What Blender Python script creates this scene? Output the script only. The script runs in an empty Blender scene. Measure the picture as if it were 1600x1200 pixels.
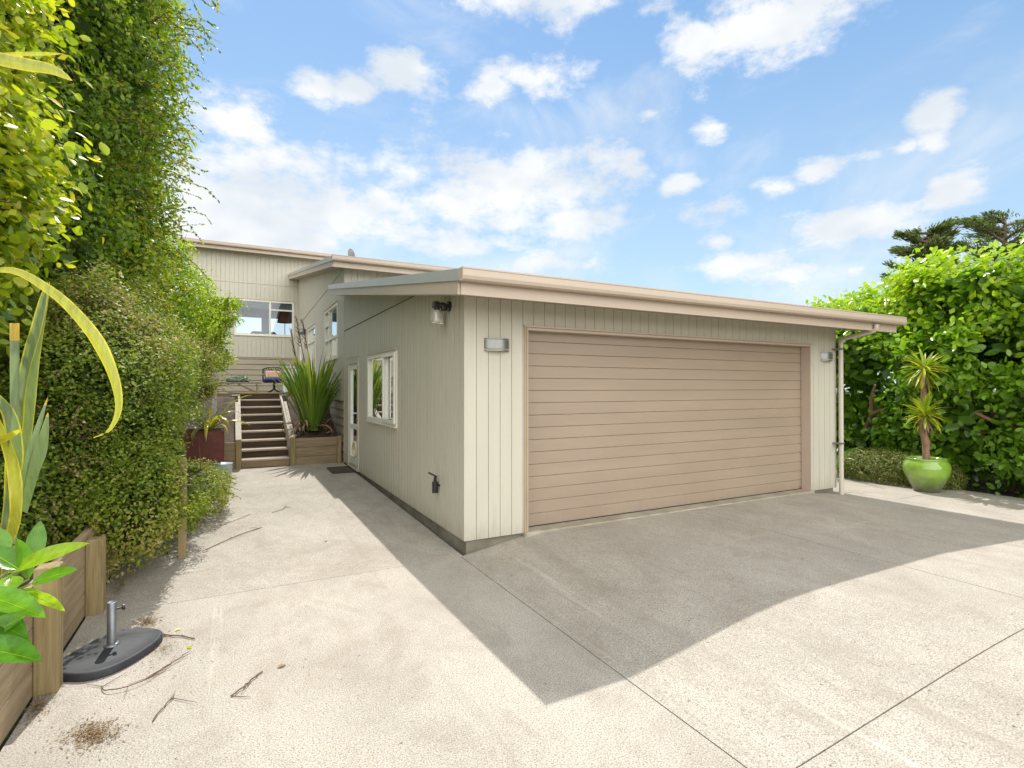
import bpy, math, random
import numpy as np
from mathutils import Vector, Matrix
rad = math.radians
R = random.Random(7)
NR = np.random.default_rng(11)
sc = bpy.context.scene
COL = sc.collection

# ------------------------------------------------------------------ camera
YAW, PITCH, FPX = 27.76, 0.41, 829.1
CAM = Vector((-2.064, -4.955, 1.695))
cd = bpy.data.cameras.new('camera'); cam = bpy.data.objects.new('camera', cd); COL.objects.link(cam)
cd.sensor_width = 36; cd.lens = 36 * FPX / 1600; cd.clip_start = 0.05; cd.clip_end = 3000
cam.location = CAM; cam.rotation_euler = (rad(90 + PITCH), 0, rad(-YAW)); sc.camera = cam
_M = cam.rotation_euler.to_matrix()
def ray(u, v): return _M @ Vector(((u - 800) / FPX, (600 - v) / FPX, -1))
def at(u, v, d): return CAM + ray(u, v) * d            # a point of the place seen at (u, v), d metres ahead

# ------------------------------------------------------------------ sun, sky, exposure
SUNV = Vector((0.26, 1.78, 2.74)).normalized()
SUN_EL = math.asin(SUNV.z); SUN_AZ = math.atan2(SUNV.x, SUNV.y)
sd = bpy.data.lights.new('sun', 'SUN'); sd.energy = 3.3; sd.angle = rad(0.5); sd.color = (1, 0.97, 0.92)
so = bpy.data.objects.new('sun', sd); COL.objects.link(so); so.rotation_euler = SUNV.to_track_quat('Z', 'Y').to_euler()
sc.view_settings.view_transform = 'Standard'; sc.view_settings.look = 'None'
sc.view_settings.gamma = 1; sc.view_settings.use_curve_mapping = False
sc.view_settings.exposure = 0.52
sc.cycles.max_bounces = 5; sc.cycles.diffuse_bounces = 3; sc.cycles.transmission_bounces = 4; sc.cycles.transparent_max_bounces = 8
W = bpy.data.worlds.new('World'); sc.world = W; W.use_nodes = True
def build_world():
    nt = W.node_tree; N = nt.nodes; L = nt.links; N.clear()
    out = N.new('ShaderNodeOutputWorld'); bg = N.new('ShaderNodeBackground'); STR = 0.15
    bg.inputs['Strength'].default_value = STR
    L.new(bg.outputs[0], out.inputs[0])
    sky = N.new('ShaderNodeTexSky'); sky.sky_type = 'NISHITA'; sky.sun_disc = False
    sky.sun_elevation = SUN_EL; sky.sun_rotation = SUN_AZ; sky.air_density = 1.0; sky.dust_density = 0.6; sky.ozone_density = 2.0
    def m(op, a, b=None, c=None, clamp=False):
        n = N.new('ShaderNodeMath'); n.operation = op; n.use_clamp = clamp
        for i, x in enumerate((a, b, c)):
            if x is None: continue
            if isinstance(x, (int, float)): n.inputs[i].default_value = x
            else: L.new(x, n.inputs[i])
        return n.outputs[0]
    def vm(op, a, b=None):
        n = N.new('ShaderNodeVectorMath'); n.operation = op
        for i, x in enumerate((a, b)):
            if x is None: continue
            if isinstance(x, tuple): n.inputs[i].default_value = x
            else: L.new(x, n.inputs[i])
        return n
    tc = N.new('ShaderNodeTexCoord'); sep = N.new('ShaderNodeSeparateXYZ'); L.new(tc.outputs['Generated'], sep.inputs[0])
    el = m('ARCSINE', sep.outputs['Z']); az = m('ARCTAN2', sep.outputs['X'], sep.outputs['Y'])
    cmb = N.new('ShaderNodeCombineXYZ'); L.new(az, cmb.inputs[0]); L.new(el, cmb.inputs[1]); q = cmb.outputs[0]
    def fbm(vec, scale, detail, rough=0.6, off=(0, 0, 0), dist=0.0):
        a = vm('ADD', vm('MULTIPLY', vec, (1.0, 1.7, 1.0)).outputs[0], off)
        n = N.new('ShaderNodeTexNoise'); n.inputs['Scale'].default_value = scale; n.inputs['Detail'].default_value = detail
        n.inputs['Roughness'].default_value = rough; n.inputs['Distortion'].default_value = dist
        L.new(a.outputs[0], n.inputs['Vector']); return n.outputs['Fac']
    # cloud clumps: (u, v, half width, half height, weight)
    CL = [(870, -8, 150, 46, 1), (1180, 40, 100, 62, 1.15), (1250, 15, 95, 60, 1.1), (1095, 62, 60, 42, .9),
          (550, 142, 62, 30, .95), (620, 115, 62, 38, 1.0), (500, 140, 50, 18, .8), (775, 140, 45, 26, .9), (835, 120, 58, 28, 1.0),
          (1015, 178, 34, 14, .7), (1108, 204, 26, 20, .85), (1467, 176, 56, 24, 1.0), (1458, 224, 26, 20, .8), (1412, 235, 26, 18, .7), 
          (350, 185, 95, 42, .9), (370, 335, 190, 92, 1.2), (470, 255, 130, 36, .8), (560, 340, 150, 70, .9),
          (650, 270, 70, 36, .9), (760, 300, 140, 66, 1.05), (870, 282, 110, 48, 1.05), (945, 262, 60, 30, .9), (900, 350, 95, 40, .8),
          (1060, 290, 40, 18, .7), (1140, 320, 60, 26, .9), (1210, 296, 60, 22, .75), (1290, 268, 75, 20, .75), (1370, 245, 60, 16, .7),
          (1492, 290, 46, 32, 1.0), (1330, 358, 100, 34, 1.0), (1122, 378, 28, 15, .8), (1160, 415, 90, 26, .8), 
          (860, 410, 110, 26, .7), (1250, 430, 100, 26, .7), (720, 380, 140, 34, .7), (1560, 420, 90, 36, .8)]
    best = None
    for u, v, ru, rv, w in CL:
        d = ray(u, v).normalized(); A = math.atan2(d.x, d.y); E = math.asin(d.z)
        d2 = ray(u + ru, v).normalized(); ra = max(.02, abs(math.atan2(d2.x, d2.y) - A))
        d3 = ray(u, v - rv).normalized(); re = max(.012, abs(math.asin(d3.z) - E))
        s = vm('SUBTRACT', q, (A, E, 0)); t = vm('MULTIPLY', s.outputs[0], (1 / ra, 1 / re, 0)); ln = vm('LENGTH', t.outputs[0])
        b = m('SUBTRACT', w * 0.85, m('MULTIPLY', ln.outputs['Value'], 0.8))
        best = b if best is None else m('MAXIMUM', best, b)
    # the rest of the sky, out of view: broken cloud, coverage raised to add fill
    big = m('MULTIPLY_ADD', fbm(q, 2.2, 3, .5, (4, 2, 1)), 3.0, -0.85)
    dv = ray(800, 300).normalized(); a0 = math.atan2(dv.x, dv.y)
    away = m('SUBTRACT', m('ABSOLUTE', m('SUBTRACT', az, a0)), 1.0)
    away = m('MULTIPLY', away, 3.0, clamp=True); up = m('MULTIPLY', m('SUBTRACT', el, 0.75), 4.0, clamp=True)
    mask = m('MAXIMUM', away, up)
    big = m('SUBTRACT', big, m('MULTIPLY', m('SUBTRACT', 1.0, mask), 3.0))
    best = m('MAXIMUM', best, big)
    n1 = fbm(q, 10.5, 7, .64, (0.3, 1.7, 0))
    dens = m('ADD', best, m('MULTIPLY_ADD', n1, 3.3, -1.46))
    def sstep(x, a, b):
        n = N.new('ShaderNodeMapRange'); n.interpolation_type = 'SMOOTHSTEP'; L.new(x, n.inputs['Value'])
        n.inputs['From Min'].default_value = a; n.inputs['From Max'].default_value = b; return n.outputs['Result']
    alpha = sstep(dens, -0.16, 0.85)
    alpha = m('MULTIPLY', alpha, 0.96)
    # wisps
    wis = sstep(m('ADD', fbm(q, 3.0, 5, .6, (7, 3, 2), .6), m('MULTIPLY', m('SUBTRACT', 0.55, el), 0.36)), 0.50, 0.85)
    alpha = m('MAXIMUM', alpha, m('MULTIPLY', wis, 0.62))
    mixc = N.new('ShaderNodeMix'); mixc.data_type = 'RGBA'
    tint = N.new('ShaderNodeMix'); tint.data_type = 'RGBA'; tint.blend_type = 'MULTIPLY'; tint.inputs['Factor'].default_value = 1
    L.new(sky.outputs[0], tint.inputs['A']); tint.inputs['B'].default_value = (1.0, 1.10, 1.15, 1)
    # thin haze brightening toward the horizon
    hz = sstep(el, 0.75, -0.05)
    hzm = N.new('ShaderNodeMix'); hzm.data_type = 'RGBA'
    gr = N.new('ShaderNodeMix'); gr.data_type = 'RGBA'; L.new(hz, gr.inputs['Factor'])
    gr.inputs['A'].default_value = (.135 / STR, .285 / STR, .52 / STR, 1); gr.inputs['B'].default_value = (.43 / STR, .57 / STR, .66 / STR, 1)
    hzm.inputs['Factor'].default_value = 0.8; L.new(tint.outputs['Result'], hzm.inputs['A']); L.new(gr.outputs['Result'], hzm.inputs['B'])
    L.new(alpha, mixc.inputs['Factor']); L.new(hzm.outputs['Result'], mixc.inputs['A'])
    shade = sstep(fbm(q, 5.0, 3, .55, (2, 5, 3)), 0.35, 0.62)
    cc = N.new('ShaderNodeMix'); cc.data_type = 'RGBA'; L.new(shade, cc.inputs['Factor'])
    cc.inputs['A'].default_value = (.56 / STR, .60 / STR, .64 / STR, 1); cc.inputs['B'].default_value = (.72 / STR, .725 / STR, .73 / STR, 1)
    # unseen clouds opposite the sun, boosted and warmed as added fill for shaded walls
    opp = vm('DOT_PRODUCT', tc.outputs['Generated'], (-SUNV.x / 1.0, -SUNV.y / 1.0, 0)); op_ = sstep(opp.outputs['Value'], -.15, 0.5)
    c2 = vm('SCALE', cc.outputs['Result']); L.new(m('MULTIPLY_ADD', op_, 2.9, 1.0), c2.inputs['Scale'])
    c3 = vm('MULTIPLY', c2.outputs[0], (1.04, 1.0, .92)); c4 = N.new('ShaderNodeMix'); c4.data_type = 'RGBA'; L.new(op_, c4.inputs['Factor']); L.new(cc.outputs['Result'], c4.inputs['A']); L.new(c3.outputs[0], c4.inputs['B'])
    L.new(c4.outputs['Result'], mixc.inputs['B'])
    L.new(mixc.outputs['Result'], bg.inputs['Color'])
    W.cycles.sampling_method = 'MANUAL'; W.cycles.sample_map_resolution = 512
build_world()

# ------------------------------------------------------------------ helpers
def tag(o, label=None, cat=None, group=None, kind=None):
    if label: o['label'] = label
    if cat: o['category'] = cat
    if group: o['group'] = group
    if kind: o['kind'] = kind
    return o
def thing(name, loc, label, cat, group=None, rz=0.0):
    o = bpy.data.objects.new(name, None); COL.objects.link(o); o.location = loc; o.rotation_euler = (0, 0, rz)
    o.empty_display_size = .1
    return tag(o, label, cat, group)
def put(o, parent):
    COL.objects.link(o)
    if parent is not None:
        o.parent = parent
        wm = Matrix.Identity(4); p = parent
        while p is not None:
            wm = Matrix.LocRotScale(p.location, p.rotation_euler, p.scale) @ wm if p.matrix_parent_inverse == Matrix.Identity(4) else Matrix.LocRotScale(p.location, p.rotation_euler, p.scale) @ wm
            break
        # only top-level empties carry a transform; meshes are written in world space
        root = parent
        while root.parent is not None: root = root.parent
        if parent.parent is None: o.matrix_parent_inverse = Matrix.LocRotScale(root.location, root.rotation_euler, root.scale).inverted()
    return o
class MB:
    def __init__(s): s.v = []; s.f = []; s.m = []; s.sm = []; s.a = []
    def add(s, vs, fs, mi=0, smooth=False, a=0.5):
        b = len(s.v); s.v += [tuple(x) for x in vs]
        for f in fs: s.f.append([b + i for i in f]); s.m.append(mi); s.sm.append(smooth); s.a.append(a)
    def quad(s, a, b, c, d, mi=0): s.add([a, b, c, d], [(0, 1, 2, 3)], mi)
    def box(s, lo, hi, mi=0, bev=0.0):
        x0, y0, z0 = [min(a, b) for a, b in zip(lo, hi)]; x1, y1, z1 = [max(a, b) for a, b in zip(lo, hi)]
        if bev <= 0 or min(x1 - x0, y1 - y0, z1 - z0) < 2.2 * bev:
            s.add([(x0, y0, z0), (x1, y0, z0), (x1, y1, z0), (x0, y1, z0), (x0, y0, z1), (x1, y0, z1), (x1, y1, z1), (x0, y1, z1)],
                  [(0, 3, 2, 1), (4, 5, 6, 7), (0, 1, 5, 4), (1, 2, 6, 5), (2, 3, 7, 6), (3, 0, 4, 7)], mi)
        else:
            b = bev; vs = []; fs = []
            c = ((x0, x1), (y0, y1), (z0, z1))
            idx = {}
            for ix in (0, 1):
                for iy in (0, 1):
                    for iz in (0, 1):
                        for k in range(3):
                            p = [c[0][ix], c[1][iy], c[2][iz]]; I = (ix, iy, iz)
                            for j in range(3):
                                if j != k: p[j] += b if I[j] == 0 else -b
                            idx[(ix, iy, iz, k)] = len(vs); vs.append(p)
            for k in range(3):
                o = [(k + 1) % 3, (k + 2) % 3]
                for sd_ in (0, 1):
                    L_ = []
                    for a_, b_ in ((0, 0), (1, 0), (1, 1), (0, 1)):
                        I = [0, 0, 0]; I[k] = sd_; I[o[0]] = a_; I[o[1]] = b_; L_.append(idx[(*I, k)])
                    fs.append(L_ if sd_ else L_[::-1])
                for a_ in (0, 1):
                    for b_ in (0, 1):
                        I0 = [0, 0, 0]; I0[o[0]] = a_; I0[o[1]] = b_; I1 = list(I0); I1[k] = 1
                        q = [idx[(*I0, o[0])], idx[(*I1, o[0])], idx[(*I1, o[1])], idx[(*I0, o[1])]]
                        fs.append(q if a_ != b_ else q[::-1])
            for ix in (0, 1):
                for iy in (0, 1):
                    for iz in (0, 1):
                        t = [idx[(ix, iy, iz, k)] for k in range(3)]; fs.append(t if (ix + iy + iz) % 2 else t[::-1])
            s.add(vs, fs, mi)
        return s
    def obox(s, c, ax, ay, az, mi=0):           # oriented box from half axis vectors
        c = Vector(c); ax, ay, az = Vector(ax), Vector(ay), Vector(az)
        vs = [c + i * ax + j * ay + k * az for k in (-1, 1) for j in (-1, 1) for i in (-1, 1)]
        s.add(vs, [(0, 2, 3, 1), (4, 5, 7, 6), (0, 1, 5, 4), (1, 3, 7, 5), (3, 2, 6, 7), (2, 0, 4, 6)], mi); return s
    def bar(s, a, b, w, h, up=(0, 0, 1), mi=0):
        a, b = Vector(a), Vector(b); d = (b - a); x = d.cross(Vector(up)).normalized(); z = x.cross(d).normalized()
        return s.obox((a + b) / 2, d / 2, x * w / 2, z * h / 2, mi)
    def tube(s, pts, r, n=10, mi=0, cap=True, smooth=True, a=0.5):
        pts = [Vector(p) for p in pts]; rs = r if isinstance(r, (list, tuple)) else [r] * len(pts)
        vs = []; t0 = (pts[1] - pts[0]).normalized(); x = t0.orthogonal().normalized()
        for i, p in enumerate(pts):
            t = (pts[min(i + 1, len(pts) - 1)] - pts[max(i - 1, 0)]).normalized()
            x = (x - t * x.dot(t)).normalized(); y = t.cross(x)
            for k in range(n):
                an = 2 * math.pi * k / n; vs.append(p + (x * math.cos(an) + y * math.sin(an)) * rs[i])
        fs = []
        for i in range(len(pts) - 1):
            for k in range(n):
                k2 = (k + 1) % n; fs.append((i * n + k, i * n + k2, (i + 1) * n + k2, (i + 1) * n + k))
        s.add(vs, fs, mi, smooth, a)
        if cap:
            s.add(vs[:n], [tuple(range(n))[::-1]], mi, False, a); s.add(vs[-n:], [tuple(range(n))], mi, False, a)
        return s
    def lathe(s, prof, c, n=40, mi=0, smooth=True):   # prof: (r, z)
        c = Vector(c); vs = []; fs = []
        for r, z in prof:
            for k in range(n):
                an = 2 * math.pi * k / n; vs.append(c + Vector((r * math.cos(an), r * math.sin(an), z)))
        for i in range(len(prof) - 1):
            for k in range(n):
                k2 = (k + 1) % n; fs.append((i * n + k, i * n + k2, (i + 1) * n + k2, (i + 1) * n + k))
        s.add(vs, fs, mi, smooth); return s
    def prism(s, poly, off, mi=0):                # extrude a polygon by a vector
        poly = [Vector(p) for p in poly]; off = Vector(off); n = len(poly)
        vs = poly + [p + off for p in poly]
        s.add(vs, [tuple(range(n))[::-1], tuple(range(n, 2 * n))] + [(i, (i + 1) % n, n + (i + 1) % n, n + i) for i in range(n)], mi); return s
    def build(s, name, mats, parent=None):
        me = bpy.data.meshes.new(name); me.from_pydata(s.v, [], s.f)
        mats = mats if isinstance(mats, (list, tuple)) else [mats]
        for m_ in mats: me.materials.append(m_)
        me.polygons.foreach_set('material_index', s.m); me.polygons.foreach_set('use_smooth', s.sm)
        at_ = me.attributes.new('rnd', 'FLOAT', 'FACE'); at_.data.foreach_set('value', s.a)
        me.validate(); me.update()
        return put(bpy.data.objects.new(name, me), parent)

# ------------------------------------------------------------------ materials
def mat(name, base, rough=0.6, metal=0.0, spec=0.5, var=0.0, vscale=3.0, stretch=(1, 1, 1), col2=None, bump=0.0, bscale=60.0, streak=None, coat=0.0, grime=None):
    m = bpy.data.materials.new(name); m.use_nodes = True; nt = m.node_tree; N = nt.nodes; L = nt.links
    b = N['Principled BSDF']; b.inputs['Roughness'].default_value = rough; b.inputs['Metallic'].default_value = metal
    b.inputs['Specular IOR Level'].default_value = spec; b.inputs['Coat Weight'].default_value = coat
    b.inputs['Base Color'].default_value = (*base, 1)
    tc = N.new('ShaderNodeTexCoord'); mp = N.new('ShaderNodeMapping'); mp.inputs['Scale'].default_value = stretch
    L.new(tc.outputs['Object'], mp.inputs['Vector'])
    def noise(scale, detail=6, rg=.6, vec=None):
        n = N.new('ShaderNodeTexNoise'); n.inputs['Scale'].default_value = scale; n.inputs['Detail'].default_value = detail; n.inputs['Roughness'].default_value = rg
        L.new(vec or mp.outputs[0], n.inputs['Vector']); return n.outputs['Fac']
    cur = None
    if var or col2:
        c2 = col2 or tuple(c * (1 - var) for c in base)
        rp = N.new('ShaderNodeValToRGB'); rp.color_ramp.elements[0].position = .32; rp.color_ramp.elements[1].position = .68
        rp.color_ramp.elements[0].color = (*c2, 1); rp.color_ramp.elements[1].color = (*base, 1)
        L.new(noise(vscale), rp.inputs[0]); cur = rp.outputs[0]
    if grime:                                    # (colour, scale, threshold, amount): blotches with a shape of their own
        gc, gs, gt, ga = grime
        mr = N.new('ShaderNodeMapRange'); mr.inputs['From Min'].default_value = gt; mr.inputs['From Max'].default_value = gt + .16; mr.inputs['To Max'].default_value = ga
        L.new(noise(gs, 8, .68), mr.inputs['Value'])
        mx = N.new('ShaderNodeMix'); mx.data_type = 'RGBA'; L.new(mr.outputs[0], mx.inputs['Factor'])
        if cur is not None: L.new(cur, mx.inputs['A'])
        else: mx.inputs['A'].default_value = (*base, 1)
        mx.inputs['B'].default_value = (*gc, 1); cur = mx.outputs['Result']
    if cur is not None: L.new(cur, b.inputs['Base Color'])
    if bump:
        bp = N.new('ShaderNodeBump'); bp.inputs['Strength'].default_value = bump; bp.inputs['Distance'].default_value = .01
        L.new(noise(bscale, 5), bp.inputs['Height']); L.new(bp.outputs[0], b.inputs['Normal'])
    return m
def leafmat(name, cols, rough=0.42, trans=0.3, tcol=1.6, spec=.5, sheen=None):
    m = bpy.data.materials.new(name); m.use_nodes = True; nt = m.node_tree; N = nt.nodes; L = nt.links
    b = N['Principled BSDF']; b.inputs['Roughness'].default_value = rough; b.inputs['Specular IOR Level'].default_value = spec
    a = N.new('ShaderNodeAttribute'); a.attribute_name = 'rnd'
    rp = N.new('ShaderNodeValToRGB'); e = rp.color_ramp.elements
    while len(e) < len(cols): e.new(.5)
    for i, (p, c) in enumerate(cols): e[i].position = p; e[i].color = (*c, 1)
    L.new(a.outputs['Fac'], rp.inputs[0]); L.new(rp.outputs[0], b.inputs['Base Color'])
    t = N.new('ShaderNodeBsdfTranslucent'); mu = N.new('ShaderNodeVectorMath'); mu.operation = 'MULTIPLY'; mu.inputs[1].default_value = (tcol, tcol * 1.05, tcol * .5)
    L.new(rp.outputs[0], mu.inputs[0]); L.new(mu.outputs[0], t.inputs['Color'])
    mx = N.new('ShaderNodeMixShader'); mx.inputs[0].default_value = trans
    L.new(b.outputs[0], mx.inputs[1]); L.new(t.outputs[0], mx.inputs[2]); L.new(mx.outputs[0], N['Material Output'].inputs['Surface'])
    return m
def concrete_mat(name, base, dark, rust, amount=1.0):
    m = bpy.data.materials.new(name); m.use_nodes = True; nt = m.node_tree; N = nt.nodes; L = nt.links
    b = N['Principled BSDF']; b.inputs['Roughness'].default_value = .88; b.inputs['Specular IOR Level'].default_value = .25
    tc = N.new('ShaderNodeTexCoord')
    def noise(scale, detail=4, rg=.6, st=(1, 1, 1), dist=0):
        mp = N.new('ShaderNodeMapping'); mp.inputs['Scale'].default_value = st; L.new(tc.outputs['Object'], mp.inputs['Vector'])
        n = N.new('ShaderNodeTexNoise'); n.inputs['Scale'].default_value = scale; n.inputs['Detail'].default_value = detail
        n.inputs['Roughness'].default_value = rg; n.inputs['Distortion'].default_value = dist
        L.new(mp.outputs[0], n.inputs['Vector']); return n.outputs['Fac']
    def rng(x, a, c, lo, hi):
        r = N.new('ShaderNodeMapRange'); r.inputs['From Min'].default_value = a; r.inputs['From Max'].default_value = c
        r.inputs['To Min'].default_value = lo; r.inputs['To Max'].default_value = hi; L.new(x, r.inputs['Value']); return r.outputs[0]
    def mix(f, A, B):
        mx = N.new('ShaderNodeMix'); mx.data_type = 'RGBA'
        if isinstance(f, float): mx.inputs['Factor'].default_value = f
        else: L.new(f, mx.inputs['Factor'])
        for k, X in (('A', A), ('B', B)):
            if isinstance(X, tuple): mx.inputs[k].default_value = (*X, 1)
            else: L.new(X, mx.inputs[k])
        return mx.outputs['Result']
    c = mix(rng(noise(.9, 8, .65), .38, .66, 0, 1), base, tuple(x * .78 for x in base))
    c = mix(rng(noise(.55, 9, .7, (1, .8, 1), .8), .50, .70, 0, .40), c, dark)
    c = mix(rng(noise(2.3, 10, .72, (1, .7, 1), .6), .48, .70, 0, .8 * amount), c, dark)
    c = mix(rng(noise(7, 8, .7, (1.0, .35, 1)), .52, .75, 0, .45 * amount), c, tuple(x * 1.12 for x in dark))
    c = mix(rng(noise(1.7, 8, .7, (1, 1, 1), 1.0), .56, .74, 0, .5), c, rust)
    c = mix(rng(noise(3.1, 9, .7, (.25, 1.4, 1), .3), .60, .74, 0, .5), c, tuple(min(1, x * 1.25) for x in base))
    c = mix(rng(noise(118, 3, .6), .49, .62, 0, .80), c, (dark[0] * .60, dark[1] * .58, dark[2] * .54))   # exposed aggregate
    c = mix(rng(noise(230, 2, .5), .48, .62, 0, .65), c, tuple(x * .75 for x in dark))
    c = mix(rng(noise(130, 2, .5), .42, .30, 0, .6), c, tuple(min(1, x * 1.3) for x in base))
    c = mix(rng(noise(30, 3, .5), .70, .76, 0, .8), c, (.06, .05, .04))
    # tyre tracks run in and out of the garage, along y
    c = mix(rng(noise(1.0, 7, .7, (2.6, .16, 1), .15), .56, .70, 0, .5), c, tuple(x * .95 for x in dark))
    c = mix(rng(noise(1.3, 8, .7, (3.4, .12, 1), .2), .62, .74, 0, .6), c, tuple(min(1, x * 1.25) for x in base))
    L.new(c, b.inputs['Base Color'])
    bp = N.new('ShaderNodeBump'); bp.inputs['Strength'].default_value = .5; bp.inputs['Distance'].default_value = .004
    L.new(noise(140, 3), bp.inputs['Height']); L.new(bp.outputs[0], b.inputs['Normal'])
    return m
def wood(name, c1, c2, axis='x', grime=None, rough=.8, sc_=1.0):
    st = {'x': (.6, 9, 9), 'y': (9, .6, 9), 'z': (9, 9, .6)}[axis]
    return mat(name, c1, rough, col2=c2, vscale=3.2 * sc_, stretch=st, bump=.35, bscale=14, spec=.25, grime=grime)
def glass_mat(name, tint=(.75, .8, .8), refl=.42, rough=.0):
    m = bpy.data.materials.new(name); m.use_nodes = True; nt = m.node_tree; N = nt.nodes; L = nt.links; N.remove(N['Principled BSDF'])
    g = N.new('ShaderNodeBsdfGlossy'); g.inputs['Roughness'].default_value = rough; g.inputs['Color'].default_value = (.95, .97, 1, 1)
    t = N.new('ShaderNodeBsdfTransparent'); t.inputs['Color'].default_value = (*tint, 1)
    fr = N.new('ShaderNodeLayerWeight'); fr.inputs['Blend'].default_value = .35
    mr = N.new('ShaderNodeMapRange'); mr.inputs['To Min'].default_value = refl * .5; mr.inputs['To Max'].default_value = min(1, refl + .45); L.new(fr.outputs['Fresnel'], mr.inputs['Value'])
    x = N.new('ShaderNodeMixShader'); L.new(mr.outputs[0], x.inputs[0]); L.new(t.outputs[0], x.inputs[1]); L.new(g.outputs[0], x.inputs[2])
    L.new(x.outputs[0], N['Material Output'].inputs['Surface']); return m

M = {}
M['clad'] = mat('painted_cladding', (.530, .500, .415), .55, var=.09, vscale=2.2, stretch=(2.2, 2.2, .35), bump=.06, bscale=40, grime=((.38, .36, .28), 2.2, .58, .35))
M['board'] = mat('brown_weatherboard', (.37, .32, .24), .6, var=.12, vscale=2, stretch=(1, 1, 3), bump=.08)
M['fascia'] = mat('painted_fascia', (.50, .405, .325), .42, var=.05, vscale=1.2, grime=((.45, .37, .29), 3, .62, .4))
M['flash'] = mat('grey_flashing', (.50, .49, .47), .35, metal=.35, var=.08, vscale=2)
M['soffit'] = mat('soffit_lining', (.52, .47, .37), .7, var=.05)
M['roofm'] = mat('roof_steel', (.36, .34, .31), .45, metal=.3, var=.1)
M['gdoor'] = mat('garage_door_paint', (.350, .268, .200), .42, var=.11, vscale=1.6, stretch=(.5, 1, 2.2), grime=((.30, .24, .19), 1.4, .56, .5), bump=.03, bscale=90)
M['trim'] = mat('beige_trim', (.40, .31, .21), .5, var=.1)
M['frame'] = mat('cream_frame', (.74, .72, .63), .35, var=.04)
M['door'] = mat('white_door_frame', (.80, .80, .76), .35, var=.03)
M['found'] = mat('foundation_concrete', (.26, .235, .185), .9, col2=(.13, .115, .085), vscale=2.4, stretch=(1, 1, 2), bump=.3, bscale=50, grime=((.34, .31, .26), 1.6, .56, .6))
M['dark'] = mat('dark_gap_and_shadow', (.03, .026, .02), .8)  # backs the open gaps; also paints the shadow line below the garage flashing
M['conc'] = concrete_mat('driveway_concrete', (.530, .484, .424), (.29, .25, .20), (.47, .40, .31), .85)
M['soil'] = mat('garden_soil', (.10, .062, .038), .95, col2=(.035, .024, .016), vscale=6, bump=1, bscale=30, grime=((.22, .15, .09), 22, .56, .8))
M['grass'] = mat('rough_ground', (.10, .12, .04), .95, col2=(.06, .05, .03), vscale=2, bump=.5)
M['pineX'] = wood('weathered_pine_x', (.36, .27, .165), (.22, .165, .10), 'x', ((.15, .13, .07), 3, .56, .55))
M['pineY'] = wood('weathered_pine_y', (.40, .30, .185), (.27, .20, .12), 'y', ((.17, .16, .08), 2.2, .56, .6))
M['pineZ'] = wood('weathered_pine_z', (.36, .27, .14), (.22, .17, .08), 'z', ((.11, .11, .045), 2.5, .54, .7))
M['riser'] = wood('dark_riser', (.10, .068, .043), (.045, .032, .022), 'x', ((.14, .10, .07), 4, .58, .6))
M['tread'] = wood('pale_tread', (.46, .38, .30), (.34, .28, .22), 'x')
M['string'] = wood('pale_stringer', (.50, .45, .38), (.36, .31, .25), 'y')
M['black'] = mat('black_plastic', (.018, .018, .017), .35, var=.2)
M['rubber'] = mat('umbrella_base_plastic', (.018, .019, .024), .62, col2=(.042, .044, .05), vscale=5, stretch=(1, 3, 1), bump=.2, bscale=35, grime=((.16, .14, .12), 8, .63, .5))
M['metal'] = mat('grey_metal', (.26, .27, .29), .42, metal=.75, var=.2, vscale=9, grime=((.20, .13, .08), 9, .66, .6))
M['alu'] = mat('brushed_aluminium', (.27, .27, .26), .33, metal=.7, var=.1)
M['lamp_white'] = mat('frosted_diffuser', (.50, .48, .36), .3)
M['glaze'] = mat('green_glaze', (.20, .36, .035), .12, spec=.6, coat=.6, col2=(.26, .42, .06), vscale=2.2, stretch=(1, 1, 2), bump=.08, bscale=12)
def _glaze():
    m = M['glaze']; nt = m.node_tree; N = nt.nodes; L = nt.links; b = N['Principled BSDF']
    src = b.inputs['Base Color'].links[0].from_socket; tc = N.new('ShaderNodeTexCoord'); sp = N.new('ShaderNodeSeparateXYZ'); L.new(tc.outputs['Object'], sp.inputs[0])
    n = N.new('ShaderNodeTexNoise'); n.inputs['Scale'].default_value = 7; n.inputs['Detail'].default_value = 8; L.new(tc.outputs['Object'], n.inputs['Vector'])
    a = N.new('ShaderNodeMath'); a.operation = 'MULTIPLY_ADD'; L.new(n.outputs['Fac'], a.inputs[0]); a.inputs[1].default_value = .28; L.new(sp.outputs['Z'], a.inputs[2])
    r = N.new('ShaderNodeMapRange'); r.inputs['From Min'].default_value = .20; r.inputs['From Max'].default_value = .47; L.new(a.outputs[0], r.inputs['Value'])
    mx = N.new('ShaderNodeMix'); mx.data_type = 'RGBA'; L.new(r.outputs[0], mx.inputs['Factor']); mx.inputs['A'].default_value = (.10, .105, .055, 1); L.new(src, mx.inputs['B']); L.new(mx.outputs['Result'], b.inputs['Base Color'])
_glaze()
M['glaze_low'] = mat('grey_green_glaze', (.14, .17, .07), .25, spec=.6, coat=.3, col2=(.09, .10, .06), vscale=5)
M['rust'] = mat('rusty_steel', (.17, .042, .028), .6, col2=(.10, .026, .02), vscale=6, bump=.2, grime=((.26, .09, .04), 5, .60, .7))
M['bark'] = mat('bark', (.20, .13, .085), .9, col2=(.10, .07, .05), vscale=12, stretch=(1, 1, .4), bump=.9, bscale=25)
M['barkp'] = mat('yucca_bark', (.34, .21, .13), .9, col2=(.20, .12, .08), vscale=20, stretch=(1, 1, 1.5), bump=1, bscale=40)
M['redbark'] = mat('red_brown_bark', (.30, .15, .09), .8, var=.3, vscale=10)
M['twig'] = mat('dry_twig', (.15, .085, .05), .9, var=.3, vscale=20)
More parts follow.
